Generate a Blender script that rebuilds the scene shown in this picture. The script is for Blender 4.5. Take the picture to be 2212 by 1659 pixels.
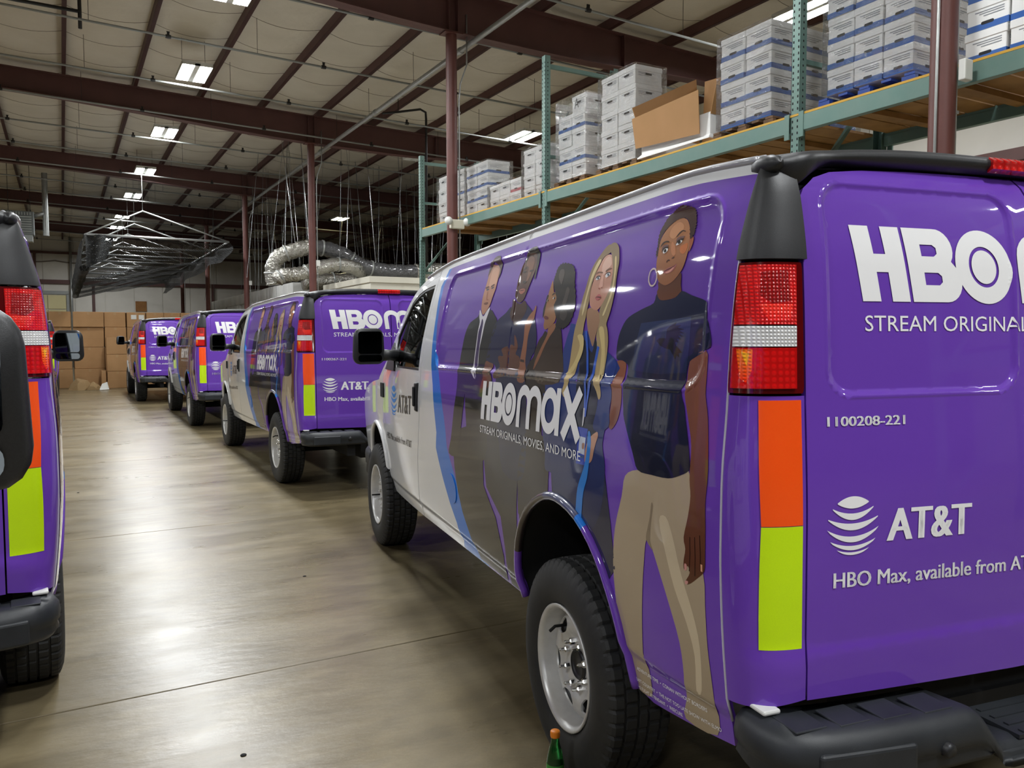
import bpy, bmesh, math, random
import numpy as np
from mathutils import Vector, Matrix
from mathutils.geometry import delaunay_2d_cdt
random.seed(7)
for o_ in list(bpy.data.objects): bpy.data.objects.remove(o_)
C = bpy.context.scene.collection
# ================================================================ camera, world, exposure
YAW, PITCH, ROLL, FPX, CAMH = 0.512156, 0.0579277, -0.0020277, 1727.3, 1.57
def make_camera():
    f = Vector((math.sin(YAW)*math.cos(PITCH), math.cos(YAW)*math.cos(PITCH), -math.sin(PITCH)))
    r = Vector((math.cos(YAW), -math.sin(YAW), 0)); u = r.cross(f)
    c, s = math.cos(ROLL), math.sin(ROLL)
    r2, u2 = r*c+u*s, u*c-r*s
    cd = bpy.data.cameras.new('camera'); cd.sensor_width = 36; cd.lens = 36*FPX/2212; cd.clip_start = .05; cd.clip_end = 300
    o = bpy.data.objects.new('camera', cd); C.objects.link(o)
    M = Matrix((r2, u2, -f)).transposed().to_4x4(); M.translation = (0, 0, CAMH)
    o.matrix_world = M
    bpy.context.scene.camera = o
make_camera()
wd = bpy.data.worlds.new('world'); bpy.context.scene.world = wd; wd.use_nodes = True
wd.node_tree.nodes['Background'].inputs[0].default_value = (.9, .95, 1, 1)
wd.node_tree.nodes['Background'].inputs[1].default_value = .05
vs = bpy.context.scene.view_settings
vs.view_transform = 'Standard'; vs.look = 'None'; vs.exposure = 0.0; vs.gamma = 1.0
vs.use_curve_mapping = False
LAMP = 225.0                                                     # radiance of a lit high-bay panel
# ================================================================ helpers
def lin(h):
    if isinstance(h, str):
        h = tuple(int(h[i:i+2], 16)/255 for i in (0, 2, 4))
    return tuple((c/12.92 if c <= .04045 else ((c+.055)/1.055)**2.4) for c in h)
MATS = {}
def mat(name, col, rough=.5, metal=0., coat=0., coat_r=.03, spec=.5, noise=None, bump=None, emit=None, alpha=None, attr=False, trans=0.):
    """noise=(scale, amount, other colour[, detail])  bump=(scale, strength[, distance])"""
    if name in MATS: return MATS[name]
    m = bpy.data.materials.new(name); m.use_nodes = True; nt = m.node_tree; N = nt.nodes; Lk = nt.links
    b = N['Principled BSDF']; c = lin(col)
    b.inputs['Base Color'].default_value = (*c, 1); b.inputs['Roughness'].default_value = rough
    b.inputs['Metallic'].default_value = metal; b.inputs['Coat Weight'].default_value = coat
    b.inputs['Coat Roughness'].default_value = coat_r; b.inputs['Specular IOR Level'].default_value = spec
    b.inputs['Transmission Weight'].default_value = trans
    if alpha is not None: b.inputs['Alpha'].default_value = alpha
    tc = N.new('ShaderNodeTexCoord')
    if noise:
        n = N.new('ShaderNodeTexNoise'); n.inputs['Scale'].default_value = noise[0]; n.inputs['Detail'].default_value = noise[3] if len(noise) > 3 else 4
        Lk.new(tc.outputs['Object'], n.inputs['Vector'])
        r = N.new('ShaderNodeMapRange'); r.inputs[1].default_value = .35; r.inputs[2].default_value = .65; r.inputs[4].default_value = noise[1]
        Lk.new(n.outputs[0], r.inputs[0])
        mx = N.new('ShaderNodeMix'); mx.data_type = 'RGBA'; mx.inputs[6].default_value = (*c, 1); mx.inputs[7].default_value = (*lin(noise[2]), 1)
        Lk.new(r.outputs[0], mx.inputs[0]); Lk.new(mx.outputs[2], b.inputs['Base Color'])
    if attr:
        a = N.new('ShaderNodeAttribute'); a.attribute_name = 'Col'; Lk.new(a.outputs['Color'], b.inputs['Base Color'])
    if bump:
        n2 = N.new('ShaderNodeTexNoise'); n2.inputs['Scale'].default_value = bump[0]; n2.inputs['Detail'].default_value = 3
        Lk.new(tc.outputs['Object'], n2.inputs['Vector'])
        bp = N.new('ShaderNodeBump'); bp.inputs['Strength'].default_value = bump[1]; bp.inputs['Distance'].default_value = bump[2] if len(bump) > 2 else .01
        Lk.new(n2.outputs[0], bp.inputs['Height']); Lk.new(bp.outputs[0], b.inputs['Normal'])
    if emit: 
        b.inputs['Emission Color'].default_value = (*lin(emit[0]), 1); b.inputs['Emission Strength'].default_value = emit[1]
    MATS[name] = m; return m
def link(name, me, m=None, parent=None, smooth=False):
    if m is not None:
        for q in (m if isinstance(m, (list, tuple)) else [m]): me.materials.append(q)
    if smooth: me.polygons.foreach_set('use_smooth', [True]*len(me.polygons))
    o = bpy.data.objects.new(name, me); C.objects.link(o)
    if parent is not None: o.parent = parent
    return o
def mesh(name, V, F): 
    me = bpy.data.meshes.new(name); me.from_pydata(V, [], F); me.update(); return me
class G:
    """collects boxes, tubes, lathes into one mesh"""
    def __init__(s): s.V = []; s.F = []; s.mi = []; s.sm = []
    def add(s, V, F, mi=0, sm=False):
        k = len(s.V); s.V += [tuple(v) for v in V]; s.F += [tuple(i+k for i in f) for f in F]; s.mi += [mi]*len(F); s.sm += [sm]*len(F); return s
    def box(s, c, d, rz=0, mi=0, R=None, taper=None):
        x, y, z = d[0]/2, d[1]/2, d[2]/2; P = []
        for k in (-1, 1):
            t = taper if (taper and k > 0) else 1
            for i, j in ((-1, -1), (1, -1), (1, 1), (-1, 1)): P.append(Vector((i*x*t, j*y*t, k*z)))
        M = R if R is not None else Matrix.Rotation(rz, 3, 'Z')
        return s.add([M @ p+Vector(c) for p in P], [(3, 2, 1, 0), (4, 5, 6, 7), (0, 1, 5, 4), (1, 2, 6, 5), (2, 3, 7, 6), (3, 0, 4, 7)], mi)
    def b2(s, lo, hi, mi=0):
        return s.box([(a+b)/2 for a, b in zip(lo, hi)], [abs(b-a) for a, b in zip(lo, hi)], mi=mi)
    def beam(s, p, q, w, h, mi=0):
        p, q = Vector(p), Vector(q); d = q-p; L = d.length; z = d.normalized()
        x = z.cross(Vector((0, 0, 1)))
        if x.length < 1e-4: x = Vector((1, 0, 0))
        x.normalize(); y = x.cross(z)
        R = Matrix((x, z, -y)).transposed()
        R = Matrix((x, z, y*-1)).transposed() if R.determinant() > 0 else Matrix((x, z, y)).transposed()
        return s.box((p+q)/2, (w, L, h), R=R, mi=mi)
    def tube(s, pts, r, n=8, mi=0, closed=False, caps=True, sm=True):
        pts = [Vector(p) for p in pts]; m = len(pts); rings = []
        rr = r if isinstance(r, (list, tuple)) else [r]*m
        prev = None
        for i, p in enumerate(pts):
            if closed: t = (pts[(i+1) % m]-pts[i-1])
            else: t = pts[min(i+1, m-1)]-pts[max(i-1, 0)]
            t.normalize()
            if prev is None:
                u = t.cross(Vector((0, 0, 1)))
                if u.length < .01: u = t.cross(Vector((1, 0, 0)))
            else: u = prev-t*prev.dot(t)
            u.normalize(); prev = u; v = t.cross(u)
            rings.append([p+(u*math.cos(a)+v*math.sin(a))*rr[i] for a in [2*math.pi*k/n for k in range(n)]])
        V = [q for R_ in rings for q in R_]; F = []
        for i in range(m if closed else m-1):
            for k in range(n):
                a = i*n+k; b = i*n+(k+1) % n; c = ((i+1) % m)*n+(k+1) % n; d = ((i+1) % m)*n+k
                F.append((a, b, c, d))
        if caps and not closed: F += [tuple(range(n))[::-1], tuple((m-1)*n+k for k in range(n))]
        return s.add(V, F, mi, sm)
    def lathe(s, prof, n=32, axis='z', c=(0, 0, 0), mi=0, sm=True, disp=None):
        """prof: list of (r, h)"""
        V = []; F = []; m = len(prof)
        for k in range(n):
            a = 2*math.pi*k/n
            for i, (r, h) in enumerate(prof):
                if disp: r = r+disp(k, i)
                x, y = r*math.cos(a), r*math.sin(a)
                p = {'z': (x, y, h), 'x': (h, x, y), 'y': (x, h, y)}[axis]
                V.append((p[0]+c[0], p[1]+c[1], p[2]+c[2]))
        for k in range(n):
            k2 = (k+1) % n
            for i in range(m-1): F.append((k*m+i, k2*m+i, k2*m+i+1, k*m+i+1))
        return s.add(V, F, mi, sm)
    def build(s, name, m, parent=None):
        me = mesh(name, s.V, s.F)
        me.polygons.foreach_set('material_index', s.mi); me.polygons.foreach_set('use_smooth', s.sm)
        return link(name, me, m, parent)
def tag(o, label=None, cat=None, group=None, kind=None):
    if label: o['label'] = label
    if cat: o['category'] = cat
    if group: o['group'] = group
    if kind: o['kind'] = kind
    return o
def empty(name, loc=(0, 0, 0), rz=0):
    o = bpy.data.objects.new(name, None); C.objects.link(o); o.location = loc; o.rotation_euler = (0, 0, rz); o.empty_display_size = .1; return o
def base(n): return n.split('.')[0]
def copy_tree(o, parent=None):
    c = o.copy(); C.objects.link(c); c.parent = parent
    for ch in list(o.children): copy_tree(ch, c)
    return c
def bevel(o, w=.01, seg=2):
    m = o.modifiers.new('b', 'BEVEL'); m.width = w; m.segments = seg; m.limit_method = 'ANGLE'; return o
# ================================================================ conformal panels on a surface
def inside(P, poly):
    x, y = P[:, 0], P[:, 1]; r = np.zeros(len(P), bool); n = len(poly); j = n-1
    for i in range(n):
        xi, yi = poly[i]; xj, yj = poly[j]
        if yi != yj:
            r ^= ((yi > y) != (yj > y)) & (x < (xj-xi)*(y-yi)/(yj-yi)+xi)
        j = i
    return r
def segdist(P, poly):
    d = np.full(len(P), 1e9); n = len(poly)
    for i in range(n):
        a = np.array(poly[i]); b = np.array(poly[(i+1) % n]); ab = b-a; L = (ab@ab) or 1e-12
        t = np.clip(((P-a)@ab)/L, 0, 1); q = a+t[:, None]*ab
        d = np.minimum(d, np.hypot(*(P-q).T))
    return d
def resamp(poly, step, closed=True):
    out = []; n = len(poly)
    for i in range(n if closed else n-1):
        a, b = poly[i], poly[(i+1) % n]; L = math.hypot(b[0]-a[0], b[1]-a[1]); k = max(1, int(math.ceil(L/step)))
        out += [(a[0]+(b[0]-a[0])*t/k, a[1]+(b[1]-a[1])*t/k) for t in range(k)]
    if not closed: out.append(poly[-1])
    return out
def catmull(poly, k=3, closed=True):
    out = []; n = len(poly)
    for i in range(n if closed else n-1):
        p0, p1, p2, p3 = [poly[(i+j) % n] if closed else poly[min(max(i+j, 0), n-1)] for j in (-1, 0, 1, 2)]
        for t in [q/k for q in range(k)]:
            out.append(tuple(.5*(2*p1[a]+(p2[a]-p0[a])*t+(2*p0[a]-5*p1[a]+4*p2[a]-p3[a])*t*t+(3*p1[a]-p0[a]-3*p2[a]+p3[a])*t**3) for a in (0, 1)))
    if not closed: out.append(poly[-1])
    return out
def rrect(x0, x1, y0, y1, r, n=5):
    P = []
    for cx, cy, a0 in ((x1-r, y1-r, 0), (x0+r, y1-r, 90), (x0+r, y0+r, 180), (x1-r, y0+r, 270)):
        for k in range(n+1):
            a = math.radians(a0+90*k/n); P.append((cx+r*math.cos(a), cy+r*math.sin(a)))
    return P
def cdt(outline, holes=(), lines=(), spacing=.05, extra=(), step=None):
    step = step or spacing
    loops = [resamp(outline, step)]+[resamp(h, step) for h in holes]
    V = []; E = []
    for lp in loops:
        k = len(V); V += lp; E += [(k+i, k+(i+1) % len(lp)) for i in range(len(lp))]
    for ln in lines:
        ln = resamp(ln, step, False); k = len(V); V += ln; E += [(k+i, k+i+1) for i in range(len(ln)-1)]
    A = np.array(outline); x0, y0 = A.min(0); x1, y1 = A.max(0)
    gx = np.arange(x0+spacing/2, x1, spacing); gy = np.arange(y0+spacing/2, y1, spacing*.87)
    P = [(x+(spacing/2 if j % 2 else 0), y) for j, y in enumerate(gy) for x in gx]
    if len(extra): P = P+[p for p in extra if x0 < p[0] < x1 and y0 < p[1] < y1]
    if P:
        P = np.array(P); ok = inside(P, outline)
        for h in holes: ok &= ~inside(P, h)
        P = P[ok]
        if len(P):
            ok = segdist(P, outline) > .25*spacing*.4
            P = P[ok]
        V += [tuple(p) for p in P]
    r = delaunay_2d_cdt([Vector(v) for v in V], E, [], 0, 1e-6, False)
    vv = np.array([tuple(v) for v in r[0]]); ff = [tuple(f) for f in r[2]]
    cen = np.array([vv[list(f)].mean(0) for f in ff]); ok = inside(cen, outline)
    for h in holes: ok &= ~inside(cen, h)
    return vv, [f for f, k in zip(ff, ok) if k], cen[ok]
def surf_pt(S_, u, v, off=0.):
    p = Vector(S_(u, v)); e = 2e-3
    du = Vector(S_(u+e, v))-Vector(S_(u-e, v)); dv = Vector(S_(u, v+e))-Vector(S_(u, v-e))
    n = du.cross(dv).normalized()
    return p+n*off, n
def panel(name, m, parent, S_, outline, holes=(), lines=(), spacing=.05, extra=(), region=None, flange=.018, off=0., step=None):
    vv, ff, cen = cdt(outline, holes, lines, spacing, extra, step)
    used = sorted({i for f in ff for i in f}); ix = {o: i for i, o in enumerate(used)}
    P = []; Nn = []
    for i in used:
        p, n = surf_pt(S_, float(vv[i][0]), float(vv[i][1]), off); P.append(p); Nn.append(n)
    F = [tuple(ix[i] for i in f) for f in ff]
    # orientation: make faces follow the surface normal
    f0 = F[len(F)//2]; fn = (P[f0[1]]-P[f0[0]]).cross(P[f0[2]]-P[f0[0]])
    if fn.dot(Nn[f0[0]]) < 0: F = [f[::-1] for f in F]
    mi = list(region(cen)) if region else [0]*len(F)
    sm = [True]*len(F)
    if flange:
        from collections import defaultdict
        ec = defaultdict(int); ef = {}
        for k, f in enumerate(F):
            for a, b in zip(f, f[1:]+f[:1]): ec[(min(a, b), max(a, b))] += 1; ef[(min(a, b), max(a, b))] = (a, b, k)
        dup = {}
        def dd(i):
            if i not in dup:
                dup[i] = len(P); P.append(P[i].copy()); P.append(P[i]-Nn[i]*flange); Nn.append(Vector((0, 0, 0))); Nn.append(Vector((0, 0, 0)))
            return dup[i]
        for e_, c_ in list(ec.items()):
            if c_ == 1:
                a, b, k = ef[e_]; A_, B_ = dd(a), dd(b); F.append((B_, A_, A_+1, B_+1)); mi.append(mi[k]); sm.append(True)
    me = mesh(name, [tuple(p) for p in P], F)
    me.polygons.foreach_set('material_index', mi); me.polygons.foreach_set('use_smooth', sm)
    o = link(name, me, m, parent)
    me.normals_split_custom_set_from_vertices([tuple(n) for n in Nn])
    return o
def layers(name, m, parent, S_, items, spacing=.05, extra=(), off0=.0015, doff=.00022, clip=None):
    """items: (colour or (top, bottom), outline) -> one mesh with a colour attribute"""
    P = []; F = []; Cc = []; Nn = []
    lv = []
    for li, (col, outline) in enumerate(items):
        A = np.array(outline); b0, b1 = A.min(0), A.max(0); li = 1+max([l for q0, q1, l in lv if (q0 < b1).all() and (q1 > b0).all()], default=-1); lv.append((b0, b1, li)); size = max(np.ptp(A[:, 0]), np.ptp(A[:, 1]))
        sp = spacing if size > .15 else max(size/3, .012)
        vv, ff, cen = cdt(outline, (), (), sp, extra if size > .1 else ())
        if ff and clip is not None:
            ok = inside(cen, clip); ff = [f for f, k_ in zip(ff, ok) if k_]
        if not ff: continue
        k = len(P); z0, z1 = A[:, 1].min(), A[:, 1].max()
        c1, c2 = (lin(col[0]), lin(col[1])) if isinstance(col, tuple) else (lin(col), lin(col))
        for v in vv:
            p, n = surf_pt(S_, float(v[0]), float(v[1]), off0+doff*li); P.append(p); Nn.append(n)
            t = (z1-v[1])/(z1-z0+1e-9); Cc.append([c1[a]*(1-t)+c2[a]*t for a in range(3)]+[1])
        f0 = ff[len(ff)//2]; fn = (P[k+f0[1]]-P[k+f0[0]]).cross(P[k+f0[2]]-P[k+f0[0]])
        flip = fn.dot(Nn[k+f0[0]]) < 0
        F += [tuple(i+k for i in (f[::-1] if flip else f)) for f in ff]
    me = mesh(name, [tuple(p) for p in P], F)
    me.polygons.foreach_set('use_smooth', [True]*len(F))
    a = me.color_attributes.new('Col', 'FLOAT_COLOR', 'POINT'); a.data.foreach_set('color', [x for c in Cc for x in c])
    o = link(name, me, m, parent)
    me.normals_split_custom_set_from_vertices([tuple(n) for n in Nn])
    return o
def text_geo(s, bold=0., shear=0.):
    cu = bpy.data.curves.new('t', 'FONT'); cu.body = s; cu.size = 1; cu.offset = bold; cu.resolution_u = 3; cu.shear = shear
    o = bpy.data.objects.new('t', cu); C.objects.link(o)
    dg = bpy.context.evaluated_depsgraph_get(); dg.update()
    me = bpy.data.meshes.new_from_object(o.evaluated_get(dg), depsgraph=dg)
    V = [tuple(v.co)[:2] for v in me.vertices]; F = [tuple(p.vertices) for p in me.polygons]
    bpy.data.objects.remove(o); bpy.data.curves.remove(cu); bpy.data.meshes.remove(me)
    x0 = min(v[0] for v in V); x1 = max(v[0] for v in V)
    return [((v[0]-x0)/(x1-x0), v[1]/CAP) for v in V], F
CAP = .729
def place_geo(name, V, F, m, parent, S_, BL, TL, BR, TR, off=.002, cut=.04):
    """maps unit geometry (x 0..1 along, y 0..1 cap height) onto the surface between four corners"""
    bm = bmesh.new()
    def q(x, y): 
        return tuple((BL[a]*(1-x)+BR[a]*x)*(1-y)+(TL[a]*(1-x)+TR[a]*x)*y for a in (0, 1))
    vs_ = [bm.verts.new((*q(*v), 0)) for v in V]
    for f in F:
        try: bm.faces.new([vs_[i] for i in f])
        except ValueError: pass
    for _ in range(3):
        lo = [e for e in bm.edges if e.calc_length() > cut]
        if not lo: break
        bmesh.ops.subdivide_edges(bm, edges=lo, cuts=1)
    bmesh.ops.triangulate(bm, faces=bm.faces[:])
    P = []; Nn = []
    for v in bm.verts:
        p, n = surf_pt(S_, v.co.x, v.co.y, off); P.append(p); Nn.append(n)
    bm.verts.index_update(); FF = [tuple(v.index for v in f.verts) for f in bm.faces if f.calc_area() > 1e-10]; bm.free()
    f0 = max(FF, key=lambda f: (P[f[1]]-P[f[0]]).cross(P[f[2]]-P[f[0]]).length)
    if (P[f0[1]]-P[f0[0]]).cross(P[f0[2]]-P[f0[0]]).dot(Nn[f0[0]]) < 0: FF = [f[::-1] for f in FF]
    me = mesh(name, [tuple(p) for p in P], FF); return link(name, me, m, parent)
def text(name, s, m, parent, S_, BL, TL, BR, TR, bold=.0, off=.002):
    V, F = text_geo(s, 0)
    if bold:
        e = bold/len(s)*3.2; V, F = merge([([(x+d, y) for x, y in V], F) for d in (-e, 0, e)])
    return place_geo(name, V, F, m, parent, S_, BL, TL, BR, TR, off)
def stroke(path, w, closed=False):
    V = []; F = []; n = len(path)
    for i, p in enumerate(path):
        a = path[i-1] if (i > 0 or closed) else path[i]; b = path[(i+1) % n] if (i < n-1 or closed) else path[i]
        dx, dy = b[0]-a[0], b[1]-a[1]; L = math.hypot(dx, dy); nx, ny = -dy/L*w/2, dx/L*w/2
        V += [(p[0]+nx, p[1]+ny), (p[0]-nx, p[1]-ny)]
    for i in range(n if closed else n-1):
        j = (i+1) % n; F.append((2*i, 2*i+1, 2*j+1, 2*j))
    return V, F
def polyfill(outline, holes=()):
    V = []; E = []
    for lp in [outline]+list(holes):
        k = len(V); V += lp; E += [(k+i, k+(i+1) % len(lp)) for i in range(len(lp))]
    r = delaunay_2d_cdt([Vector(v) for v in V], E, [], 0, 1e-6, False)
    vv = np.array([tuple(v) for v in r[0]]); ff = [tuple(f) for f in r[2]]; cen = np.array([vv[list(f)].mean(0) for f in ff]); ok = inside(cen, outline)
    for h in holes: ok &= ~inside(cen, h)
    return [tuple(map(float, v)) for v in vv], [f for f, k in zip(ff, ok) if k]
def merge(parts):
    V = []; F = []
    for v, f in parts: k = len(V); V += v; F += [tuple(i+k for i in q) for q in f]
    return V, F
def circ(cx, cy, rx, ry=None, n=40, a0=0, a1=360):
    ry = ry or rx; m = n if abs(a1-a0) >= 360 else n+1
    return [(cx+rx*math.cos(math.radians(a0+(a1-a0)*k/n)), cy+ry*math.sin(math.radians(a0+(a1-a0)*k/n))) for k in range(m)]
def logo_geo():
    """the streaming wordmark, height 1, width 6.82; returned with x scaled to 0..1"""
    P = [polyfill([(0, 1), (.31, 1), (.31, .63), (.51, .63), (.51, 1), (.82, 1), (.82, 0), (.51, 0), (.51, .39), (.31, .39), (.31, 0), (0, 0)])]
    B = [(.875, 0), (.875, 1), (1.42, 1)]+circ(1.45, .73, .27, .27, 8, 80, -40)+circ(1.50, .29, .31, .29, 10, 50, -90)+[(1.3, 0)]
    P.append(polyfill(B, [[(1.14, .62), (1.14, .78), (1.36, .78), (1.42, .74), (1.42, .66), (1.36, .62)], [(1.14, .23), (1.14, .40), (1.39, .40), (1.45, .355), (1.45, .275), (1.39, .23)]]))
    P.append(polyfill(circ(2.27, .5, .535, .515, 48), [circ(2.27, .5, .285, .285, 40)]))
    P.append(polyfill(circ(2.27, .5, .235, .235, 40)))
    w = .235
    def arch(xa, xb): return [(xa, .62)]+circ((xa+xb)/2, .60, (xb-xa)/2, .285, 14, 180, 0)+[(xb, .5), (xb, w/2), (xb, .0)]
    P.append(stroke([(3.01, 0), (3.01, .3), (3.01, .6)]+circ(3.355, .60, .345, .285, 14, 180, 0)+[(3.70, .4), (3.70, 0)], w))
    P.append(stroke([(3.70, .45)]+circ(4.045, .60, .345, .285, 14, 180, 0)+[(4.39, .4), (4.39, 0)], w))
    P.append(stroke(circ(5.02, .5, .385, .385, 36), w, True))
    P.append(stroke([(5.51, 0), (5.51, .5), (5.51, 1)], w))
    P.append(stroke([(5.84, .0), (6.67, 1.0)], w*1.12)); P.append(stroke([(6.67, .0), (5.84, 1.0)], w*1.12))
    V, F = merge(P); return [(x/6.82, y) for x, y in V], F
def globe_geo():
    P = []
    for yt, yb, ye in ((1.0, .59, .80), (.42, .20, .62), (.08, -.15, .28), (-.36, -.56, -.08), (-.68, -.83, -.48), (-.90, -.99, -.78)):
        xe = math.sqrt(1-ye*ye); n = 18; V = []; F = []
        for k in range(n+1):
            x = -xe+2*xe*k/n; t = (x/xe)**2; e = .035
            V += [(x, min(yt+(ye-yt)*t, math.sqrt(max(0, 1-x*x)))), (x, max(yb+(ye-e-yb)*t, -math.sqrt(max(0, 1-x*x))))]
        for k in range(n): F.append((2*k, 2*k+1, 2*k+3, 2*k+2))
        P.append((V, F))
    V, F = merge(P); return [((x+1)/2, (y+1)/2) for x, y in V], F
# ---------------------------------------------------------------- van body surface (metres; x right, y forward, z up)
def hermite(xs, ys):
    n = len(xs)
    m = [0.0]*n
    for i in range(n):
        a = (ys[i]-ys[i-1])/(xs[i]-xs[i-1]) if i > 0 else None
        b = (ys[i+1]-ys[i])/(xs[i+1]-xs[i]) if i < n-1 else None
        if a is None: m[i] = b
        elif b is None: m[i] = a
        else: m[i] = 0.0 if a*b <= 0 else 2*a*b/(a+b)
    def f(x):
        if x <= xs[0]: return ys[0]+m[0]*(x-xs[0])
        if x >= xs[-1]: return ys[-1]+m[-1]*(x-xs[-1])
        k = 0
        while x > xs[k+1]: k += 1
        h = xs[k+1]-xs[k]; t = (x-xs[k])/h
        return ((2*t**3-3*t*t+1)*ys[k]+(t**3-2*t*t+t)*h*m[k]+(-2*t**3+3*t*t)*ys[k+1]+(t**3-t*t)*h*m[k+1])
    return f

def sstep(a, b, x):
    t = min(1.0, max(0.0, (x-a)/(b-a)))
    return t*t*(3-2*t)

Wz = hermite([.30, .42, .53, .70, .90, 1.04, 1.20, 1.40, 1.55, 1.75, 1.885, 1.97, 2.02],
             [.875, .912, .942, .964, .980, .985, .984, .971, .963, .942, .909, .881, .864])

def rrect_d(x, y, x0, x1, y0, y1, r):
    cx, cy = (x0+x1)/2, (y0+y1)/2
    qx, qy = abs(x-cx)-(x1-x0)/2+r, abs(y-cy)-(y1-y0)/2+r
    return math.hypot(max(qx, 0), max(qy, 0))+min(max(qx, qy), 0)-r

def rail_z(l):
    return RAILZ(l)
RAILZ = hermite([-.95, -.6, .4, 1.0, 1.74, 2.26, 2.55, 2.87, 3.08, 3.36], [2.0, 2.018, 2.012, 2.004, 1.992, 1.94, 1.868, 1.665, 1.49, 1.27])

def side_w(l, z):
    """half width of the body side at distance l ahead of the rear axle, height z"""
    w = Wz(z)
    zc = .056*(1-sstep(-.35, .25, l)); w -= .010*(1-sstep(.540+zc, .578+zc, z))                       # step above the rocker
    if l > 2.1:
        w -= (.02*sstep(1.25, 1.6, z)+.018)*min(1.5, ((l-2.1)/.9)**2)
    if l > -.6:
        w -= .045*sstep(1.35, 1.85, z)*min(1.0, (l+.6)/2.6)
    if l > 3.4:
        w -= .05*((l-3.4)/.85)**2
    if l < -.50:
        w -= .030*((-l-.50)/.425)**2
    # recessed window panel with a pressed border
    if l < 1.9:
        zl = z-(1.435-.025*(l+.9)/2.6)+1.40
        d = rrect_d(l, zl, -.835, 1.72, 1.40, 1.905, .085)
        w -= .008*(1-sstep(-.018, .0, d))
        w += .003*(1-sstep(.0, .009, abs(d-.004)))
    # shallow crease in the middle of the window panel
    if l < 1.7 and z > 1.44:
        w -= .0035*(1-sstep(.0, .012, abs(l-.58)))
    return w

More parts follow.
